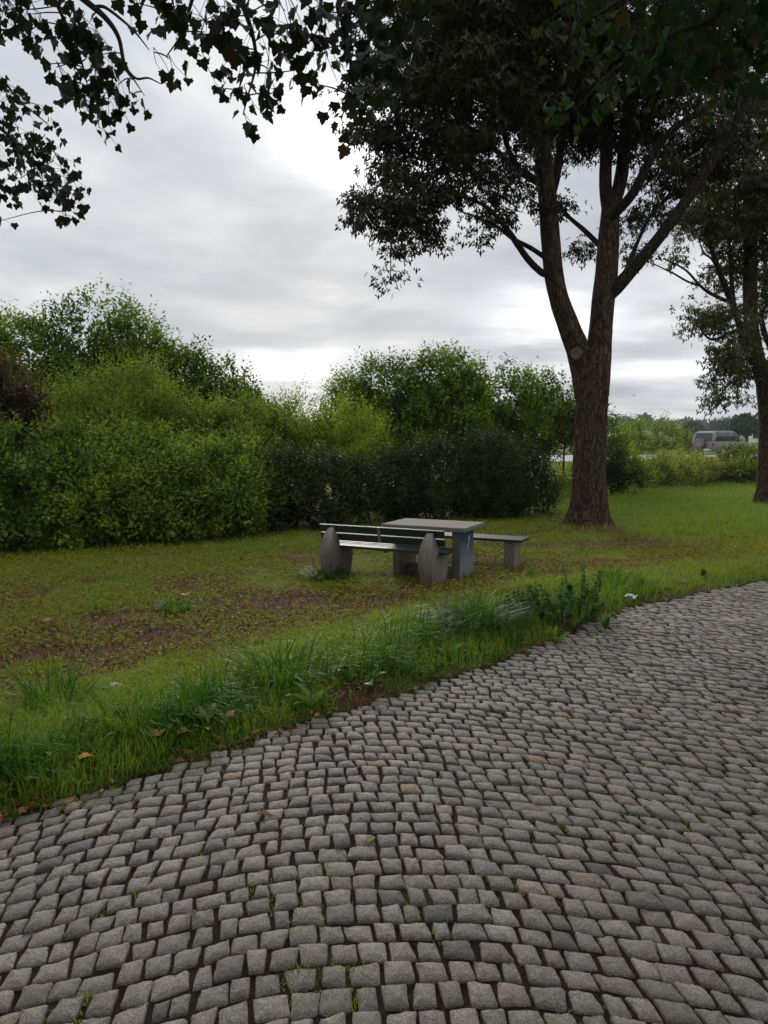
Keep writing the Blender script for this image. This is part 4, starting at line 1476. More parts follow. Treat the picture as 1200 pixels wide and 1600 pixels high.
# ---- three unseen trees added behind the camera to block the sky there
G_BLOCKER = leaf_mat('sky_blocker_leaves', [(0, (0.02, 0.04, 0.012)), (1, (0.06, 0.10, 0.03))], 0.25, 0.5)
for k_, (x_, y_, lab) in enumerate(((-7.0, -8.0, 'unseen tree added behind the camera to block sky light, left of the three'), (1.5, -10.0, 'unseen tree added behind the camera to block sky light, middle of the three'), (10.0, -7.5, 'unseen tree added behind the camera to block sky light, right of the three'))):
    root = empty('sky_blocker_tree', (x_, y_, -0.02))
    tag(root, lab, 'tree', 'unseen trees added to block the sky')
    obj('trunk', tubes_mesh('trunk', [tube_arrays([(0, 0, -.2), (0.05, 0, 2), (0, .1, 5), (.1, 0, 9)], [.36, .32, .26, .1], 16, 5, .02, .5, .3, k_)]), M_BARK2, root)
    nn_ = 420
    d = randdir(nn_) * (RNG.random(nn_) ** .4)[:, None] * np.array([5.0, 3.6, 4.6]) + np.array([0, 0, 7.0])
    a = clump_leaves(d, RNG.uniform(.6, 1.0, nn_), 13, 0.32, MAPLE_LOW, .7, .6)
    tag(obj('crown', make_mesh('crown', *a[:2], a[2]), G_BLOCKER, root), kind='stuff')

# ================================================================== shrubs and hedge
def shrub(name, label, lobes, mat, leaf, T, n_shoots, m_leaves, sh_len, up=1.0, group=None, cat='shrub', stems=9, spread=0.5, tone=0.5, tone_sd=0.28, stem_r=0.012, wood=None, bushy=2.2, gapfloor=0.04, mult=1.1, skirts=9):
    """lobes (px, py, D, rx, ry, rz); every shoot is a leafy twig growing out of a lobe"""
    L = []
    for (px, py, D, rx_, ry_, rz_) in lobes:
        c = np.array(at(px, py, D))
        L.append((c, np.array([rx_, ry_, rz_])))
    for (c, r) in list(L):
        g_ = gz(c[0], c[1])
        z_ = c[2] - r[2] * 0.95
        lev = 0
        while z_ > g_ + 0.15 and lev < skirts:
            lev += 1
            L.append((np.array([c[0] + RNG.normal() * .15 * r[0], c[1] + RNG.normal() * .12 * r[1], z_]), r * np.array([0.95, RNG.uniform(.8, 1.0), 1.0])))
            z_ -= r[2] * 0.95
    leaf = leaf * 1.36
    n_shoots = int(n_shoots * 0.80 * mult * len(L) ** 0.75 / len(lobes) ** 0.75)
    c0 = np.mean([c for c, r in L], 0)
    g0 = gz(c0[0], c0[1])
    root = empty(name, (c0[0], c0[1], g0))
    tag(root, label, cat, group)
    gapscale = 0.75 * float(np.mean([r[0] for c, r in L])) * 0.75
    vol = np.array([r[0] * r[1] + r[0] * r[2] for c, r in L])
    cnt = np.maximum(1, (n_shoots * vol / vol.sum()).astype(int))
    B, Dr, Ln, Ow = [], [], [], []
    for (c, r), k_ in zip(L, cnt):
        d = randdir(k_)
        d[:, 1] = np.where((d[:, 1] > 0) & (RNG.random(k_) < 0.45), -d[:, 1], d[:, 1])     # fuller towards the open side
        rad = RNG.uniform(0.45, 1.0, k_) ** 0.6
        lump = 0.88 + 0.42 * (fbm(d[:, 0] * 3 + c[0], d[:, 2] * 3 + d[:, 1] * 2, 1.0, 31, 2) - 0.5) * 2
        b = c + d * r * (rad * lump)[:, None]
        B.append(b)
        o = d * spread + np.array([0, 0, up]) * RNG.uniform(0.5, 1.2, k_)[:, None] + randdir(k_) * 0.6
        Dr.append(unit(o))
        Ow.append(d)
        Ln.append(sh_len * RNG.uniform(0.5, 1.2, k_) * np.where(RNG.random(k_) < 0.07, 1.3, 1.0))
    B, Dr, Ln, Ow = np.concatenate(B), np.concatenate(Dr), np.concatenate(Ln), np.concatenate(Ow)
    gb = ground(B[:, 0], B[:, 1])
    ok = B[:, 2] > gb + 0.05
    nn3 = 0.5 * fbm(B[:, 0] + 0.6 * B[:, 1], B[:, 2] * 1.1 + 0.5 * B[:, 1], gapscale, 57, 2) + 0.5 * fbm(B[:, 0] - 0.5 * B[:, 1], B[:, 2] * 1.1, gapscale * 0.8, 59, 2)
    ok &= RNG.random(len(B)) < sstep(0.42, 0.54, nn3) * (1 - gapfloor) + gapfloor
    B, Dr, Ln, Ow, nn3 = B[ok], Dr[ok], Ln[ok], Ow[ok], nn3[ok]
    S = len(B)
    t_ = (np.arange(m_leaves) + 0.5) / m_leaves
    t_ = t_[None] + RNG.uniform(-0.5, 0.5, (S, m_leaves)) / m_leaves
    ref = randdir(S)
    u = unit(np.cross(Dr, ref))
    w = np.cross(Dr, u)
    phi = RNG.uniform(0, 2 * PI, (S, m_leaves))
    rad = (np.cos(phi)[..., None] * u[:, None] + np.sin(phi)[..., None] * w[:, None])
    pos = B[:, None] + Dr[:, None] * (t_ * Ln[:, None])[..., None] + rad * (leaf * 0.25 * bushy)
    A = rad * 0.95 + Dr[:, None] * 0.75 + np.array([0, 0, -0.12])
    N = np.broadcast_to(np.array([0, 0, 1.0]), A.shape) * 0.55 + Ow[:, None] * 0.75 + RNG.normal(size=A.shape) * 0.4
    sz = leaf * (1.1 - 0.45 * t_) * RNG.uniform(0.7, 1.2, (S, m_leaves))
    sh_t = RNG.normal(tone, tone_sd * 0.75, S) + (nn3 - 0.5) * 1.3  # shoots beside gaps get darker leaves, painting shade between the clumps
    rnd = np.clip(sh_t[:, None] + 0.18 * RNG.normal(size=(S, m_leaves)) + 0.22 * (t_ - 0.5), 0, 1)
    a = leaves_arrays(pos.reshape(-1, 3), A.reshape(-1, 3), N.reshape(-1, 3), sz.ravel(), T, rnd.ravel())
    a = local(a, root)
    tag(obj('foliage', make_mesh('foliage', *a[:2], a[2]), mat, root), kind='stuff')
    arrs = []
    for k_ in range(stems):
        c, r = L[k_ % len(L)]
        bs_ = np.array([c[0] + RNG.normal() * r[0] * 0.35, c[1] + RNG.normal() * r[1] * 0.25, 0])
        bs_[2] = gz(bs_[0], bs_[1]) - 0.05
        tip = c + randdir(1)[0] * r * 0.75
        tip[2] = max(tip[2], c[2] + 0.2 * r[2])
        mid = bs_ * 0.5 + tip * 0.5 + RNG.normal(size=3) * 0.08 * r
        arrs.append(local(tube_arrays([bs_, mid, tip], [stem_r * 1.6, stem_r, stem_r * 0.4], 5, 4), root))
    tag(obj('stems', tubes_mesh('stems', arrs), wood or M_TWIG, root), kind='stuff')
    return root


def green(name, a, b, c, trans=0.4, rough=0.5):
    return leaf_mat(name, [(0, a), (0.5, b), (1, c)], trans, rough * 0.95, None, 0.14)


G_FRONT = green('front_shrub_leaves', (0.014, 0.026, 0.003), (0.104, 0.171, 0.018), (0.267, 0.335, 0.041))
G_DEEP = green('deep_green_leaves', (0.011, 0.025, 0.003), (0.070, 0.133, 0.016), (0.176, 0.232, 0.030))
G_WILLOW = green('willow_leaves', (0.031, 0.046, 0.006), (0.141, 0.197, 0.025), (0.315, 0.383, 0.053))
G_TALL = green('tall_tree_leaves', (0.017, 0.032, 0.003), (0.093, 0.152, 0.013), (0.254, 0.334, 0.027))
G_DARK = green('dark_hedge_leaves', (0.013, 0.023, 0.006), (0.031, 0.046, 0.008), (0.068, 0.082, 0.014), 0.25, 0.42)
G_DARKT = green('dark_hedge_top_leaves', (0.009, 0.017, 0.004), (0.035, 0.054, 0.011), (0.110, 0.138, 0.031), 0.35, 0.45)
G_YELLOW = green('yellow_green_leaves', (0.065, 0.098, 0.010), (0.188, 0.262, 0.023), (0.373, 0.450, 0.052), 0.5)
G_ROUND = green('round_tree_leaves', (0.021, 0.039, 0.004), (0.110, 0.182, 0.018), (0.278, 0.356, 0.041), 0.42)
G_RED = green('reddish_leaves', (0.040, 0.026, 0.014), (0.072, 0.048, 0.022), (0.12, 0.075, 0.035), 0.3)
G_MID = green('mid_green_leaves', (0.038, 0.053, 0.009), (0.137, 0.177, 0.026), (0.354, 0.372, 0.067), 0.45)
G_STRAW = leaf_mat('straw_blades', [(0, (0.12, 0.13, 0.05)), (0.5, (0.22, 0.19, 0.09)), (1, (0.34, 0.28, 0.15))], 0.35, 0.6)
HG = 'shrubs of the hedge along the lawn'

# tall trees behind, left
shrub('bushy_tree', 'tallest bushy green tree at far left, upright shoots against the sky', [
    (60, 565, 22, 1.7, 1.6, 1.35), (-40, 560, 22, 1.5, 1.6, 1.3), (140, 545, 22.3, 1.5, 1.6, 1.5), (205, 560, 22.6, 1.3, 1.5, 1.4), (110, 620, 21.5, 1.9, 1.4, 1.2), (245, 585, 22.8, .9, 1.2, 1.1), (10, 640, 21, 1.8, 1.2, 1.2), (235, 640, 22, 1.3, 1.2, 1.0)],
    G_TALL, 0.11, OVAL, 3300, 15, 0.55, 1.15, 'trees behind the hedge', 'tree', 14, .45, gapfloor=0.45, mult=1.35, skirts=1, stem_r=.04)
shrub('bushy_tree', 'lower bushy tree sloping down right beside the tallest far left tree', [
    (290, 600, 23, 1.0, 1.2, 1.05), (340, 615, 23.2, .9, 1.1, .95), (375, 640, 23.4, .65, 1.0, .6), (320, 650, 22.6, 1.3, 1.1, .9), (400, 660, 23.5, .8, 1.0, .5)],
    G_TALL, 0.11, OVAL, 1350, 15, 0.52, 1.1, 'trees behind the hedge', 'tree', 9, .5, gapfloor=0.45, mult=1.35, skirts=1, tone=.42, stem_r=.035)
# round trees behind, centre
shrub('bushy_tree', 'round-topped bushy tree rising behind the centre of the hedge', [
    (610, 615, 26, 1.35, 1.5, 1.3), (680, 605, 26, 1.35, 1.5, 1.3), (550, 635, 26, 1.0, 1.3, .95), (730, 625, 26, .9, 1.2, 1.1), (640, 660, 25.5, 2.0, 1.4, 1.0), (720, 665, 25.6, 1.1, 1.2, .9)],
    G_ROUND, 0.11, OVAL, 2900, 15, 0.55, 1.3, 'trees behind the hedge', 'tree', 11, .4, gapfloor=0.45, mult=1.35, skirts=1, stem_r=.04)
shrub('bushy_tree', 'bushy green tree just left of the forked maple trunk', [
    (795, 630, 28, 1.35, 1.4, 1.2), (855, 640, 28, 1.1, 1.4, 1.15), (830, 675, 27.5, 1.7, 1.3, 1.0), (905, 665, 28.4, .9, 1.2, .85), (932, 668, 28.5, .55, .9, .5), (770, 660, 27.4, .8, 1.0, .9), (885, 684, 28, .7, 1, .5), (800, 700, 27.4, 1.2, 1.1, .8), (845, 705, 27.6, .5, .9, .5)],
    G_ROUND, 0.11, OVAL, 2200, 15, 0.52, 1.2, 'trees behind the hedge', 'tree', 10, .5, gapfloor=0.45, mult=1.35, skirts=0, tone=.44, stem_r=.04)
# middle layer
shrub('willow_shrub', 'feathery grey-green willow shrub in front of the tallest far left tree', [
    (185, 640, 16.5, .95, .9, .85), (120, 660, 16.2, .75, .8, .65), (240, 625, 16.8, .6, .8, .65), (170, 700, 16, 1.3, .8, .7), (90, 690, 15.8, .6, .7, .5)],
    G_WILLOW, 0.070, LANCE, 2300, 20, 0.75, 1.5, HG, 'shrub', 10, .35, skirts=1)
shrub('willow_shrub', 'fine-leaved grey-green shrub below the sky gap left of centre', [
    (300, 665, 17.2, .75, .8, .55), (360, 668, 17.6, .7, .8, .55), (410, 672, 18, .55, .8, .5), (330, 705, 16.8, 1.2, .8, .55), (400, 710, 17, .7, .8, .45)],
    G_WILLOW, 0.065, OVAL, 1900, 19, 0.5, 1.2, HG, 'shrub', 9, .5, tone=.46, skirts=1)
shrub('yellow_green_shrub', 'bright yellow-green shrub in the middle of the hedge', [
    (470, 668, 19, .85, .8, .6), (535, 672, 19.3, .75, .8, .65), (510, 705, 18.4, 1.2, .8, .5), (580, 690, 19.5, .5, .7, .5), (440, 690, 18.4, .6, .7, .5)],
    G_YELLOW, 0.062, OVAL, 1900, 19, 0.6, 1.4, HG, 'shrub', 8, .4, skirts=1)
shrub('reddish_shrub', 'reddish-brown leaved shrub at the far left edge', [
    (15, 615, 14.6, .5, .6, .55), (-30, 620, 14.4, .6, .6, .7), (45, 640, 14.8, .35, .5, .35)],
    G_RED, 0.085, OVAL, 620, 14, 0.4, .5, HG, 'shrub', 6, .7, skirts=1)
# front layer
shrub('hedge_shrub', 'deep green leafy shrub at far left of the hedge front', [
    (30, 735, 13.0, .75, .7, .75), (-40, 740, 12.6, .9, .8, .9), (20, 800, 12.6, .8, .6, .6), (90, 715, 13.6, .55, .6, .5)],
    G_DEEP, 0.075, OVAL, 1500, 15, 0.42, .7, HG, 'shrub', 14, .7)
shrub('hedge_shrub', 'light green shrub second from left in the hedge front', [
    (130, 760, 13.3, .75, .7, .65), (200, 755, 13.6, .7, .7, .65), (110, 815, 12.9, .75, .55, .5), (195, 815, 13.3, .7, .55, .5), (160, 712, 14.2, .55, .6, .42), (215, 700, 14.6, .4, .5, .36), (95, 695, 14.2, .4, .5, .32)],
    G_FRONT, 0.075, OVAL, 1950, 15, 0.42, .75, HG, 'shrub', 14, .7, tone=.58)
shrub('hedge_shrub', 'light green shrub third from left in the hedge front, beside the dark hedge', [
    (275, 755, 14.0, .75, .7, .62), (350, 765, 14.5, .7, .7, .62), (280, 810, 13.7, .75, .55, .45), (360, 805, 14.2, .65, .55, .45), (310, 725, 14.6, .7, .6, .4), (260, 705, 14.8, .38, .5, .36), (375, 728, 15, .5, .5, .4), (400, 770, 14.9, .45, .5, .45)],
    G_FRONT, 0.072, OVAL, 2000, 15, 0.42, .75, HG, 'shrub', 14, .7, tone=.54)
shrub('dark_shrub', 'blackish green shrub behind the backrest bench', [
    (450, 765, 15.6, .75, .7, .75), (520, 765, 16.1, .7, .7, .72), (420, 790, 15.2, .5, .6, .5), (490, 800, 15.6, .7, .5, .4), (560, 770, 16.4, .5, .6, .65)],
    G_DARK, 0.062, OVAL, 2400, 15, 0.38, .75, HG, 'shrub', 22, .7, gapfloor=.3, mult=1.4)
shrub('dark_shrub', 'blackish green shrub behind the picnic table, olive along its top', [
    (630, 760, 17.0, .75, .7, .85), (690, 745, 17.4, .75, .7, .95), (650, 790, 16.6, .8, .5, .4), (730, 770, 17.5, .6, .6, .75)],
    G_DARKT, 0.062, OVAL, 2300, 15, 0.42, .9, HG, 'shrub', 26, .6, tone=.30, gapfloor=.3, mult=1.4)
shrub('dark_shrub', 'blackish green shrub ending the hedge left of the forked maple', [
    (770, 750, 17.9, .7, .7, .9), (820, 755, 18.3, .6, .7, .8), (790, 790, 17.6, .7, .5, .4), (850, 765, 18.5, .28, .5, .5), (755, 710, 18.2, .5, .5, .4)],
    G_DARK, 0.064, OVAL, 2000, 15, 0.42, .8, HG, 'shrub', 20, .6, tone=.55, gapfloor=.3, mult=1.4)
# right of the hedge and beyond the lawn
RG = 'low bushes beyond the lawn on the right'
shrub('small_bush', 'small yellow-green bush between the hedge end and the forked maple', [
    (882, 764, 23.5, .42, .5, .42), (895, 780, 23, .35, .4, .25), (900, 745, 24, .2, .4, .35)], G_YELLOW, 0.07, OVAL, 420, 14, .4, .9, RG, 'bush', 5, .6, tone=.4)
shrub('small_bush', 'dark round bush right behind the forked maple trunk', [
    (965, 740, 24.5, .55, .6, .62), (950, 725, 24.5, .4, .5, .55), (985, 755, 24.2, .35, .45, .3)], G_DARKT, 0.07, OVAL, 620, 14, .35, .7, RG, 'bush', 6, .7, tone=.35)
shrub('small_bush', 'yellowish feathery bush rising right of the forked maple trunk', [
    (956, 706, 28, .6, .7, .7), (978, 728, 28.5, .5, .7, .4)], G_YELLOW, 0.08, OVAL, 640, 14, .6, 1.2, RG, 'bush', 6, .5, tone=.3)
shrub('bramble', 'low sprawling green bramble in front of the car park verge', [
    (1020, 742, 28.5, .9, .8, .42), (1065, 745, 29, .9, .8, .4), (1090, 735, 30, .8, .8, .35), (1035, 732, 30.5, .9, .8, .4)], G_MID, 0.085, OVAL, 1250, 13, .45, .6, RG, 'bush', 8, .8, tone=.42)
shrub('bramble', 'leafy green bramble between the dry grass and the right maple', [
    (1155, 735, 30.5, .75, .7, .55), (1175, 722, 31, .6, .7, .55), (1145, 712, 32, .5, .6, .4)], G_MID, 0.085, OVAL, 800, 13, .45, .7, RG, 'bush', 7, .8, tone=.34)
shrub('small_bush', 'pale green bush just left of the parked car', [
    (1062, 722, 36, .95, .8, .45), (1035, 726, 35, .9, .8, .3), (1085, 728, 34, .8, .7, .3)], G_MID, 0.085, OVAL, 760, 13, .5, .9, RG, 'bush', 6, .6, tone=.62)
FG = 'young trees across the road'
shrub('young_tree', 'yellow-green young tree across the road, nearest the forked maple', [(982, 685, 66, 1.5, 1.3, 1.3), (975, 700, 66, 1.6, 1.2, .9)], G_YELLOW, 0.2, OVAL, 420, 13, 1.1, 1.3, FG, 'tree', 5, .5, tone=.25)
shrub('young_tree', 'pointed yellow-green young tree across the road, nearer the car', [(1035, 682, 68, 1.3, 1.2, 1.5), (1025, 698, 68, 1.6, 1.2, .9), (1048, 695, 68, 1.2, 1.2, .9)], G_YELLOW, 0.2, OVAL, 460, 13, 1.1, 1.4, FG, 'tree', 5, .4, tone=.35)
shrub('young_tree', 'low green young tree across the road just left of the car', [(1068, 698, 66, 1.3, 1.2, .9), (1010, 702, 64, 1.5, 1.2, .6)], G_MID, 0.2, OVAL, 360, 13, .9, 1.0, FG, 'tree', 5, .6)

# tall dry grass in front of the car
x = RNG.normal(0, 1, 5200)
y = RNG.uniform(-1.2, 1.6, 5200)
c = at(1112, 742, 31.5)
X_ = c.x + x * 0.75 + y * 0.2
Y_ = c.y + y
P = np.stack([X_, Y_, ground(X_, Y_)], -1)
n = len(P)
arr = blades(P, RNG.uniform(.35, 1.05, n), RNG.uniform(.012, .024, n), RNG.uniform(0, 2 * PI, n), RNG.uniform(.05, .7, n), RNG.random(n), 3)
tag(obj('dry_grass', make_mesh('dry_grass', *arr[:2], arr[2]), G_STRAW), 'tall straw-coloured dry grass below the parked car', 'grass', kind='stuff')
# verge weeds in front of the road, a broad band
x = RNG.uniform(8, 30, 11000)
y = RNG.uniform(30.5, 44, 11000)
keep = RNG.random(len(x)) < sstep(.35, .6, fbm(x, y, 3.0, 101, 2))
x, y = x[keep], y[keep]
P = np.stack([x, y, ground(x, y)], -1)
n = len(P)
arr = blades(P, RNG.uniform(.12, .4, n), RNG.uniform(.02, .04, n), RNG.uniform(0, 2 * PI, n), RNG.uniform(.1, .9, n), np.clip(RNG.normal(.5, .25, n), 0, 1), 2)
tag(obj('verge_weeds', make_mesh('verge_weeds', *arr[:2], arr[2]), M_GRASS), 'rough tall weeds on the verge before the road', 'weeds', kind='stuff')

# ================================================================== road, car, far things
def road_mat():
    m, nt, bs, out = new_mat('pale_asphalt')
    n = noise_node(nt, 3, 5, .6, objco(nt))
    r = ramp_node(nt, [(.3, (.20, .20, .205)), (.7, (.30, .30, .30))])
    nt.links.new(n.outputs['Fac'], r.inputs[0])
    nt.links.new(r.outputs[0], bs.inputs['Base Color'])
    bs.inputs['Roughness'].default_value = .75
    return m


M_ROAD = road_mat()
xs = np.linspace(-120, 160, 57)
V = np.concatenate([np.stack([xs, 46.5 + xs * 0.03, np.full(57, 0.06)], -1), np.stack([xs, 60 + xs * 0.03, np.full(57, 0.10)], -1)])
F = np.array([(i, i + 1, 57 + i + 1, 57 + i) for i in range(56)])
tag(obj('road', make_mesh('road', V, F), M_ROAD), 'pale asphalt road beyond the bushes', 'road', kind='structure')
V = np.concatenate([np.stack([xs, 60.0 + xs * 0.03, np.full(57, 0.02)], -1), np.stack([xs, 60.0 + xs * 0.03, np.full(57, 0.22)], -1),
                    np.stack([xs, 60.18 + xs * 0.03, np.full(57, 0.22)], -1)])
F = np.array([(k_ * 57 + i, k_ * 57 + i + 1, (k_ + 1) * 57 + i + 1, (k_ + 1) * 57 + i) for k_ in range(2) for i in range(56)])
tag(obj('kerb', make_mesh('kerb', V, F), M_CONC_TOP), 'concrete kerb on the far side of the road', 'kerb', kind='structure')

# car: local x forward, y left, z up; origin below its middle
M_CAR = simple_mat('silver_grey_paint', (0.175, 0.17, 0.168), 0.33, 0.2, 0.5, 0.25)
M_CARD = simple_mat('dark_grey_cladding', (0.10, 0.10, 0.105), 0.45)
M_GLASS = simple_mat('dark_tinted_glass', (0.014, 0.016, 0.018), 0.06, 0, 0.7)
M_TYRE = simple_mat('rubber', (0.02, 0.02, 0.02), 0.85)
M_RIM = simple_mat('alloy', (0.45, 0.45, 0.46), 0.3, 0.9)
M_RED = simple_mat('red_lamp_lens', (0.35, 0.015, 0.012), 0.2)
M_PLATE = simple_mat('white_plate', (0.75, 0.75, 0.72), 0.4)
cp_ = at(1112, 716, 54)
car = empty('car', (cp_.x + 1.1, cp_.y + 0.9, 0.09), math.radians(90 - 57))
tag(car, 'silver grey off-road car with rear spare wheel parked beyond the bushes', 'car')


def loft(sections, name, m, parent, bevel=0.0):
    """sections: list of (x, [(y, z), ...]) closed loops with equal counts"""
    n = len(sections[0][1])
    vs, fs = [], []
    for x_, loop in sections:
        vs += [(x_, p[0], p[1]) for p in loop]
    for i in range(len(sections) - 1):
        for j in range(n):
            fs.append((i * n + j, i * n + (j + 1) % n, (i + 1) * n + (j + 1) % n, (i + 1) * n + j))
    fs.append(tuple(range(n))[::-1])
    fs.append(tuple(range((len(sections) - 1) * n, len(sections) * n)))
    return MB().add(vs, fs).build(name, m, parent, bevel, 2, True)


def car_loop(w0, w1, z0, z1, zc=None):
    zm = z0 + (z1 - z0) * 0.55
    return [(-w0 * .94, z0), (-w0, zm), (-w1, z1), (w1, z1), (w0, zm), (w0 * .94, z0)]


body = loft([(-2.30, car_loop(.86, .84, .55, 1.08)), (-2.22, car_loop(.91, .88, .42, 1.12)), (-1.2, car_loop(.94, .90, .38, 1.12)), (0.6, car_loop(.94, .90, .38, 1.10)),
             (1.25, car_loop(.93, .86, .40, 1.08)), (2.1, car_loop(.90, .80, .42, 1.00)), (2.32, car_loop(.82, .74, .50, .92))], 'body', M_CAR, car, 0.03)
cab = loft([(-2.24, car_loop(.86, .80, 1.105, 1.20)), (-2.12, car_loop(.855, .70, 1.105, 1.74)), (-1.8, car_loop(.86, .69, 1.105, 1.84)), (-.2, car_loop(.86, .69, 1.105, 1.86)),
            (.35, car_loop(.855, .68, 1.105, 1.80)), (.75, car_loop(.855, .72, 1.105, 1.42)), (1.12, car_loop(.85, .82, 1.105, 1.115))], 'cabin', M_CAR, car, 0.02)


def side_y(z):
    """outer face of the cabin at height z"""
    zm = 1.105 + (1.85 - 1.105) * .55
    return .858 if z < zm else .858 - (z - zm) / (1.85 - zm) * (.858 - .69)


for sgn in (-1, 1):
    for (xa, xb, xat, xbt) in ((-2.00, -1.18, -1.93, -1.18), (-1.10, -.28, -1.10, -.28), (-.20, .82, -.20, .42)):
        z0, zm_, z1 = 1.17, 1.51, 1.76
        vs = []
        for x0, x1, z in ((xa, xb, z0), (xa + (xat - xa) * .5, xb + (xbt - xb) * .5, zm_), (xat, xbt, z1)):
            for ofs in (-.01, .006):
                yv = sgn * (side_y(z) + ofs)
                vs += [(x0, yv, z), (x1, yv, z)]
        f = [(2, 3, 7, 6), (6, 7, 11, 10), (0, 1, 3, 2), (8, 9, 11, 10)]
        MB().add(vs, f).build('side_window', M_GLASS, cab)
    MB().box((.62, sgn * .93 - .09, 1.12), (.74, sgn * .93 + .09, 1.28)).build('mirror', M_CARD, body, .02, 2)
    MB().box((-1.9, sgn * .60 - .02, 1.868), (.1, sgn * .60 + .02, 1.905)).build('roof_rail', M_CARD, cab, .008, 1)
    MB().box((-2.325, sgn * .80 - .055, .78), (-2.20, sgn * .80 + .075, 1.06)).build('tail_light', M_RED, body, .01, 1)
    for xw in (-1.38, 1.40):
        wh = MB().cyl((0, 0), .385, -.13, .13, 28).build('tyre', M_TYRE, body, .03, 2, True)
        wh.location = (xw, sgn * .84, .385)
        wh.rotation_euler = (0, 0, PI / 2)
        rm = MB().cyl((0, 0), .24, -.135, .135, 20).build('rim', M_RIM, wh)
        # arch flare above the wheel
        pr = []
        for i in range(11):
            a = PI * i / 10
            pr.append((xw + .50 * math.cos(a), .40 + .50 * math.sin(a)))
        for i in range(10, -1, -1):
            a = PI * i / 10
            pr.append((xw + .42 * math.cos(a), .40 + .42 * math.sin(a)))
        y0, y1 = (sgn * .90, sgn * .985) if sgn > 0 else (sgn * .985, sgn * .90)
        nP = len(pr)
        vs = [(p[0], y0, p[1]) for p in pr] + [(p[0], y1, p[1]) for p in pr]
        fs = [(i, (i + 1) % nP, nP + (i + 1) % nP, nP + i) for i in range(nP)]
        fs += [(i, i + 1, nP - 2 - i, nP - 1 - i) for i in range(10)] + [(nP + i, nP + i + 1, 2 * nP - 2 - i, 2 * nP - 1 - i) for i in range(10)]
        MB().add(vs, fs).build('wheel_arch', M_CAR, body)
# rear window follows the sloping tailgate
vs = [(-2.262, -.68, 1.20), (-2.262, .68, 1.20), (-2.142, .60, 1.70), (-2.142, -.60, 1.70), (-2.20, -.68, 1.20), (-2.20, .68, 1.20), (-2.08, .60, 1.70), (-2.08, -.60, 1.70)]
MB().add(vs, [(0, 1, 2, 3), (4, 7, 6, 5), (0, 4, 5, 1), (1, 5, 6, 2), (2, 6, 7, 3), (3, 7, 4, 0)]).build('rear_window', M_GLASS, cab)
vs = [(.80, -.66, 1.39), (.80, .66, 1.39), (.40, .62, 1.755), (.40, -.62, 1.755)]
vs = [(.766, -.66, 1.42), (.766, .66, 1.42), (.392, .62, 1.775), (.392, -.62, 1.775)] + [(.70, -.66, 1.40), (.70, .66, 1.40), (.33, .62, 1.755), (.33, -.62, 1.755)]
MB().add(vs, [(0, 1, 2, 3), (4, 7, 6, 5), (0, 4, 5, 1), (1, 5, 6, 2), (2, 6, 7, 3), (3, 7, 4, 0)]).build('windscreen', M_GLASS, cab)
sw = MB().cyl((0, 0), .36, -.14, .14, 28).build('spare_wheel_cover', M_CARD, body, .05, 3, True)
sw.location = (-2.43, .08, .98)
MB().cyl((0, 0), .25, -.155, -.135, 20).build('cover_disc', M_CAR, sw)
MB().box((-2.42, -.90, .42), (-2.22, .90, .66)).build('rear_bumper', M_CARD, body, .04, 3)
MB().box((2.24, -.86, .42), (2.42, .86, .66)).build('front_bumper', M_CARD, body, .04, 3)
MB().box((-2.432, -.62, .52), (-2.421, -.16, .62)).build('number_plate', M_PLATE, body)
for sgn in (-1, 1):
    MB().box((2.22, sgn * .58 - .14, .76), (2.345, sgn * .58 + .14, .90)).build('headlight', M_PLATE, body, .02, 1)

# far wood
def far_tree(P, R, n, leaf):
    d = randdir(n)
    d[:, 2] = np.abs(d[:, 2]) * 1.2 - 0.35
    pos = P + d * R * RNG.uniform(.75, 1.02, (n, 1))
    A = randdir(n)
    N = d + randdir(n) * .5
    return leaves_arrays(pos, A, N, np.full(n, leaf) * RNG.uniform(.6, 1.3, n), OVAL, np.clip(RNG.normal(.5, .2) + RNG.normal(0, .15, n), 0, 1))


G_FAR = green('far_wood_leaves', (0.024, 0.047, 0.022), (0.050, 0.086, 0.034), (0.102, 0.137, 0.054), .2, .7)
parts = []
for i in range(330):
    D = random.uniform(430, 620)
    px = random.uniform(-150, 1500)
    p = at(px, 680, D)
    hgt = random.uniform(12, 15.0) * (D / 520)
    hgt *= 0.92 + 0.12 * math.sin(px * 0.021) + 0.05 * math.sin(px * 0.083)
    r = random.uniform(4, 7)
    parts.append(far_tree(np.array([p.x, p.y, hgt * .55]), np.array([r, r, hgt * .5]), 110, 3.2))
V, F, T_ = cat_arrays(parts)
tag(obj('far_wood', make_mesh('far_wood', V, F, T_), G_FAR), 'distant hazy wood along the horizon', 'wood', kind='stuff')
MIDT = [(1167, 150, 3.7, 6.0, 'dark round tree standing behind the bonnet of the car', .25),
        (1128, 260, 6.5, 8.6, 'pale grey-green broad tree above the car roof', .75),
        (1092, 210, 4.2, 5.4, 'small green tree behind the rear window of the car', .5),
        (1060, 240, 4.0, 4.5, 'low dark tree beside the far red roof', .35)]
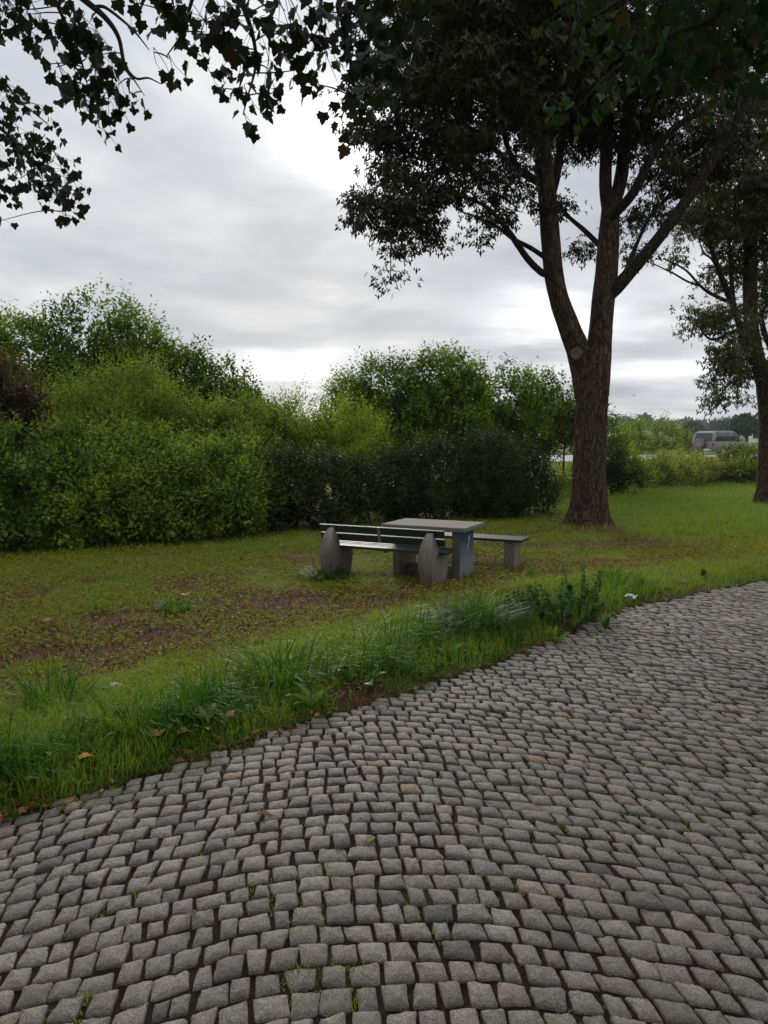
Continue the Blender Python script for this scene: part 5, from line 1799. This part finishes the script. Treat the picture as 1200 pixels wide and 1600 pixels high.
for (px, D, r, hgt, lab, tn) in MIDT:
    p = at(px, 680, D)
    root = empty('distant_tree', (p.x, p.y, gz(p.x, p.y)))
    tag(root, lab, 'tree', 'single trees before the far wood')
    a = [far_tree(np.array([random.uniform(-.45, .45) * r, random.uniform(-.4, .4) * r, hgt * random.uniform(.36, .62)]), np.array([r * .62, r * .62, hgt * .4]), 330, .9) for _ in range(5)]
    V, F, T_ = cat_arrays(a)
    T_[:, 0] = np.clip(T_[:, 0] + tn - .5, 0, 1)
    tag(obj('crown', make_mesh('crown', V, F, T_), G_FAR, root), kind='stuff')
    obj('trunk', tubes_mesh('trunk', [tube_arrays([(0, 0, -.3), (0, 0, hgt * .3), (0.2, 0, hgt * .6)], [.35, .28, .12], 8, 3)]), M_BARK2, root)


# houses far behind
M_WALL = simple_mat('white_render', (0.72, 0.71, 0.68), .8)
M_ROOF = simple_mat('red_roof_tiles', (0.40, 0.095, 0.06), .75)
M_WIN = simple_mat('window_glass', (0.04, 0.05, 0.06), .1)
M_ROOF2 = simple_mat('faded_red_roof_tiles', (0.42, 0.20, 0.13), .8)


def house(px, D, w, dpt, eave, ridge, rz, lab, roofm, floors=2):
    p = at(px, 680, D)
    root = empty('house', (p.x, p.y, 0), rz)
    tag(root, lab, 'house', 'houses far behind the car')
    MB().box((-w / 2, -dpt / 2, -.3), (w / 2, dpt / 2, eave)).add(
        [(-w / 2 + .01, -dpt / 2, eave), (-w / 2 + .01, dpt / 2, eave), (-w / 2 + .01, 0, ridge - .15), (w / 2 - .01, -dpt / 2, eave), (w / 2 - .01, dpt / 2, eave), (w / 2 - .01, 0, ridge - .15)],
        [(0, 1, 2), (3, 5, 4), (0, 2, 5, 3), (1, 4, 5, 2)]).build('wall', M_WALL, root)
    o = .5
    vs = [(-w / 2 - o, -dpt / 2 - o, eave - .25), (w / 2 + o, -dpt / 2 - o, eave - .25), (w / 2 + o, 0, ridge), (-w / 2 - o, 0, ridge), (-w / 2 - o, dpt / 2 + o, eave - .25), (w / 2 + o, dpt / 2 + o, eave - .25)]
    vs += [(a, b_, c_ + .22) for a, b_, c_ in vs]
    MB().add(vs, [(0, 1, 2, 3), (3, 2, 5, 4), (6, 9, 8, 7), (9, 10, 11, 8), (0, 6, 7, 1), (4, 5, 11, 10), (0, 3, 9, 6), (3, 4, 10, 9), (1, 7, 8, 2), (2, 8, 11, 5)]).build('roof', roofm, root)
    for fl in range(floors):
        z = .9 + fl * 2.7
        for k_ in range(4):
            xx = -w / 2 + (k_ + .5) * w / 4
            wd = MB().box((xx - .5, -dpt / 2 - .04, z), (xx + .5, -dpt / 2 + .02, z + 1.3)).build('window', M_WIN, root)
        for k_ in range(2):
            yy = -dpt / 4 + k_ * dpt / 2
            MB().box((-w / 2 - .04, yy - .5, z), (-w / 2 + .02, yy + .5, z + 1.3)).build('window', M_WIN, root)
    return root


house(1217, 170, 9, 8, 4.0, 7.2, math.radians(12), 'white house with red gable roof showing beside the right maple trunk', M_ROOF)
house(1060, 430, 8, 8, 3.0, 6.0, math.radians(-10), 'low house with faded red roof among the far trees', M_ROOF2, 1)

# gull in the sky
gp = at(990, 618, 75)
M_GULL = simple_mat('white_feathers', (0.85, 0.85, 0.85), .7)
gull = empty('bird', gp, .3)
tag(gull, 'small bird flying low in the sky right of the forked maple', 'bird')
a = tube_arrays([(-.17, 0, -.01), (-.08, 0, 0), (.06, 0, .01), (.16, 0, .02)], [.012, .05, .055, .015], 8, 4)
obj('body', tubes_mesh('body', [a]), M_GULL, gull)
for sgn in (-1, 1):
    vs = [(.08, 0, .02), (-.06, 0, .02), (.10, sgn * .18, .10), (-.03, sgn * .18, .10), (.0, sgn * .44, .04), (-.05, sgn * .40, .045)]
    vs += [(a_, b_, c_ + .012) for a_, b_, c_ in vs]
    f = [(0, 1, 3, 2), (2, 3, 5, 4), (6, 8, 9, 7), (8, 10, 11, 9), (0, 2, 8, 6), (2, 4, 10, 8), (1, 7, 9, 3), (3, 9, 11, 5), (4, 5, 11, 10), (0, 6, 7, 1)]
    MB().add(vs, f).build('wing', M_GULL, gull)

# ================================================================== weeds, tussocks, litter
def strip_leaf(name, L, W, arch_, lobed=0.0, seg=7):
    """a broad leaf along +x rising from the origin"""
    vs, fs = [], []
    for i in range(seg + 1):
        t_ = i / seg
        w = W * (math.sin(PI * min(1, t_ * .93 + .07)) ** .7) * (1 + lobed * (1 if i % 2 else -1))
        w = max(w * .5, .0015)
        x_ = L * t_
        z = arch_ * L * math.sin(t_ * 2.2) * .6
        vs += [(x_, -w, z + w * .35), (x_, 0, z), (x_, w, z + w * .35)]
    for i in range(seg):
        b_ = i * 3
        fs += [(b_, b_ + 3, b_ + 4, b_ + 1), (b_ + 1, b_ + 4, b_ + 5, b_ + 2)]
    me = make_mesh(name, np.array(vs), np.array(fs), np.tile(np.array([[random.uniform(.2, .8), 0, 0, 1]]), (len(vs), 1)), True)
    me.materials.append(M_WEED)
    return me


LEAFS = [strip_leaf('leaf', .20, .055, .45, .22), strip_leaf('leaf', .17, .075, .7, .05), strip_leaf('leaf', .22, .045, .3, .28), strip_leaf('leaf', .15, .06, .9, .1)]


def rosette(px, py, lab, n, size, kinds=(0, 1, 2, 3), lift=.35):
    p = pick(px, py)
    root = empty('weed_plant', (p.x, p.y, p.z))
    tag(root, lab, 'weed', 'broad-leaved weeds along the pavement edge')
    for i in range(n):
        me = LEAFS[random.choice(kinds)]
        o = obj('leaf', me, None, root)
        o.rotation_euler = (random.uniform(-.5, .5), -random.uniform(.1, 1.9) * lift * 2, 2 * PI * i / n + random.uniform(-.9, .9))
        s_ = 1.0 * size * random.uniform(.45, 1.1)
        o.scale = (s_, s_, s_)
    return root


for a in [
    (488, 1108, 'dandelion-like weed left of the bare soil niche', 8, 1.0, (0, 2)),
    (580, 1075, 'upright broad-leaved weed behind the bare soil niche', 9, .95, (1, 3)),
    (545, 1068, 'broad-leaved weed in the tall grass just above the soil niche', 7, .8, (1, 3)),
    (320, 1148, 'flat broad-leaved weed beside the pale fallen leaf at the pavement edge', 6, 1.0, (1, 0)),
    (345, 1120, 'weed with upright leaves in the verge, below the white litter', 7, .9, (1, 2)),
    (70, 1195, 'tall-leaved weed at lower left before the yellow fallen leaf', 8, 1.0, (1, 3)),
    (50, 1225, 'small weed at the lower left pavement edge', 7, .65, (0, 2)),
    (870, 1005, 'weed at the pavement edge below the dark mugwort', 8, .8, (0, 2)),
    (700, 1030, 'leafy weed at the pavement edge below the grass tussock', 8, .8, (0, 1)),
    (945, 985, 'pale green weed right of the dark mugwort', 8, .9, (0, 3)),
    (1000, 920, 'weed spreading beside the far bend of the pavement edge', 8, .9, (0, 2)),
    (1100, 905, 'bright weed at the right end of the lawn edge', 9, .8, (0, 3)),
    (830, 905, 'upright pale weed in front of the backless bench', 8, .85, (1, 3)),
    (150, 960, 'dark green weed tuft on the bare left lawn', 8, .9, (0, 2)),
]:
    rosette(*a)


def tussock(px, py, lab, n, L, R, mat, droop=1.7, wd=(.005, .010)):
    p = pick(px, py)
    a_ = RNG.uniform(0, 2 * PI, n)
    r = R * np.sqrt(RNG.random(n))
    P = np.stack([r * np.cos(a_), r * np.sin(a_), np.zeros(n) - .01], -1)
    arr = blades(P, L * RNG.uniform(.55, 1.15, n), RNG.uniform(*wd, n), a_ + RNG.normal(0, .5, n), RNG.uniform(.35, 1.15, n), RNG.random(n), 6, droop)
    o = obj('grass_tussock', make_mesh('grass_tussock', *arr[:2], arr[2]), mat)
    o.location = (p.x, p.y, p.z)
    tag(o, lab, 'grass tussock', 'grass tussocks')
    return o


tussock(752, 985, 'large arching grey-green grass tussock in front of the concrete bench foot', 420, .46, .22, M_TUSSOCK)
tussock(700, 975, 'smaller grass tussock left of the large arching one', 220, .34, .15, M_TUSSOCK)
tussock(508, 906, 'grass tussock at the left foot of the backrest bench', 260, .34, .20, M_TUSSOCK, 1.7, (.006, .012))
tussock(275, 955, 'dark green grass tuft on the left lawn', 200, .20, .16, M_LUSH, 1.5)
tussock(90, 1110, 'long grass tuft at lower left with bent blades', 220, .32, .20, M_LUSH, 1.1)
tussock(205, 1150, 'long grass tuft bending over the pavement edge at lower left', 160, .28, .16, M_LUSH, 1.2)
tussock(440, 1070, 'lush bright grass tuft in the middle of the verge', 260, .32, .26, M_LUSH, 1.0)
tussock(960, 905, 'grass tuft on the lawn right of the backless bench', 160, .20, .15, M_LUSH, 1.5)


def mugwort(px, py, lab, n, H, R):
    p = pick(px, py)
    root = empty('weed_plant', (p.x, p.y, p.z))
    tag(root, lab, 'weed', 'tall dark weeds by the tussock')
    st, Pp, Aa = [], [], []
    for i in range(n):
        a_ = random.uniform(0, 2 * PI)
        r = R * math.sqrt(random.random())
        b_ = np.array([r * math.cos(a_), r * math.sin(a_), -.02])
        tip = b_ * 1.5 + np.array([random.uniform(-.08, .08), random.uniform(-.08, .08), H * random.uniform(.5, 1.1)])
        C_, _ = catmull([b_, (b_ + tip) / 2 + RNG.normal(size=3) * .02, tip], [1, 1, 1], 10)
        st.append(tube_arrays([b_, (b_ + tip) / 2, tip], [.005, .004, .002], 4, 4))
        for c_ in C_[3:]:
            for _k in range(5):
                Pp.append(c_ + RNG.normal(size=3) * .008)
                d = randdir(1)[0]
                d[2] = d[2] * .4 + .3
                Aa.append(d)
    Pp, Aa = np.array(Pp), np.array(Aa)
    m_ = len(Pp)
    arr = leaves_arrays(Pp, Aa, randdir(m_) * .5 + np.array([0, 0, 1.0]), RNG.uniform(.025, .055, m_), OVAL, RNG.random(m_))
    tag(obj('leaves', make_mesh('leaves', *arr[:2], arr[2]), M_NETTLE, root), kind='stuff')
    tag(obj('stems', tubes_mesh('stems', st), M_TWIG, root), kind='stuff')


mugwort(866, 966, 'dark bushy mugwort at the verge right of the large tussock', 34, .27, .32)
mugwort(908, 948, 'thin dark upright stems beside the bushy mugwort', 6, .42, .12)


# fallen leaves, one by one
def fallen(px, py, lab, col, size, rz, kind=MAPLE):
    p = pick(px, py)
    on = float(edge_dist(np.array([p.x]), np.array([p.y]))[0]) < 0
    tv, tf = kind
    v = tv.copy() * size
    v[:, 2] += size * .10 * np.sin(v[:, 0] / size * 3) + .004
    tt = np.tile(np.array([[.5, 0, 0, 1]]), (len(v), 1))
    v2 = np.vstack([v, v - np.array([0, 0, .0012])])
    f2 = np.vstack([tf, tf[:, ::-1] + len(v)])
    m_ = leaf_mat('fallen_leaf_colour', [(0, tuple(c * .8 for c in col)), (1, col)], .15, .6, (1, 1, .8))
    o = obj('fallen_leaf', make_mesh('fallen_leaf', v2, f2, np.vstack([tt, tt])), m_)
    zz = .018 if on else .05
    o.location = (p.x, p.y, p.z + zz)
    o.rotation_euler = (random.uniform(-.15, .15), random.uniform(-.15, .15), rz)
    tag(o, lab, 'leaf', 'fallen leaves')


fallen(400, 1279, 'orange fallen leaf on the cobblestones at left', (.38, .16, .09), .075, .1, OVAL)
fallen(574, 1326, 'yellow-green fallen leaf on the cobblestones near the centre', (.26, .28, .08), .075, 1.2, OVAL)
fallen(305, 1445, 'brown leaf lying between lower left cobblestones', (.22, .12, .06), .07, 2.2, OVAL)
fallen(1125, 1312, 'small orange fallen leaf on the cobblestones at far right', (.36, .16, .07), .04, .4, OVAL)
fallen(125, 1203, 'bright yellow fallen leaf at the lower left pavement edge', (.62, .36, .04), .075, .5)
fallen(32, 1240, 'pale yellow-green leaf at the left pavement edge', (.36, .38, .14), .085, .3, OVAL)
fallen(4, 1252, 'orange leaf at the extreme left pavement edge', (.55, .20, .04), .06, 1.0)
fallen(242, 1166, 'large tan fallen leaf in the verge at left', (.42, .25, .11), .09, 1.4)
fallen(278, 1164, 'tan curled leaf right of the large tan leaf', (.40, .24, .10), .08, .2)
fallen(356, 1135, 'light brown leaf beside the flat weed', (.42, .24, .12), .09, 2.0)
fallen(320, 1098, 'pale green-white leaf on the verge grass', (.46, .52, .36), .11, .2)
fallen(813, 1190, 'dry pale leaf on the cobblestones right of centre', (.34, .27, .14), .06, .8, OVAL)
fallen(70, 980, 'orange-brown leaf on the left lawn', (.45, .20, .06), .10, .7)
fallen(290, 938, 'brown leaf on the bare lawn left of the bench', (.36, .20, .08), .10, 1.9)
fallen(1020, 1262, 'brown leaf fragment on the right cobblestones', (.30, .16, .07), .05, 2.6, OVAL)


def scrap(px, py, lab, w, d, rz):
    p = pick(px, py)
    vs, n_ = [], 5
    for i in range(n_):
        for j in range(n_):
            u_, v_ = i / (n_ - 1) - .5, j / (n_ - 1) - .5
            vs.append((u_ * w * (1 + .15 * math.sin(j * 2)), v_ * d, .02 + .02 * math.sin(u_ * 7 + v_ * 5) + random.uniform(0, .008)))
    f = [(i * n_ + j, (i + 1) * n_ + j, (i + 1) * n_ + j + 1, i * n_ + j + 1) for i in range(n_ - 1) for j in range(n_ - 1)]
    o = MB().add(vs, f).build('paper_scrap', M_PLATE)
    o.location = (p.x, p.y, p.z + .02)
    o.rotation_euler = (.1, .1, rz)
    tag(o, lab, 'litter')


scrap(985, 939, 'white paper scrap at the far pavement edge beside the weeds', .10, .07, .4)
scrap(180, 1082, 'crumpled pale scrap lying in the grass at left', .075, .05, 1.0)
scrap(1, 1112, 'small pale scrap at the extreme left of the lawn', .04, .03, .2)

# ================================================================== haze
hz = bpy.data.materials.new('thin_haze')
hz.use_nodes = True
nt = hz.node_tree
nt.nodes.clear()
ho = nt.nodes.new('ShaderNodeOutputMaterial')
hv = nt.nodes.new('ShaderNodeVolumePrincipled')
hv.inputs['Color'].default_value = (0.82, 0.88, 0.96, 1)
hv.inputs['Density'].default_value = 0.0003
nt.links.new(hv.outputs[0], ho.inputs['Volume'])
HAZE = True
if HAZE:
    h = MB().box((-1500, -40, -2.5), (1500, 760, 34)).build('haze', hz)
    tag(h, 'thin pale haze in the air over the whole scene', 'haze', kind='stuff')
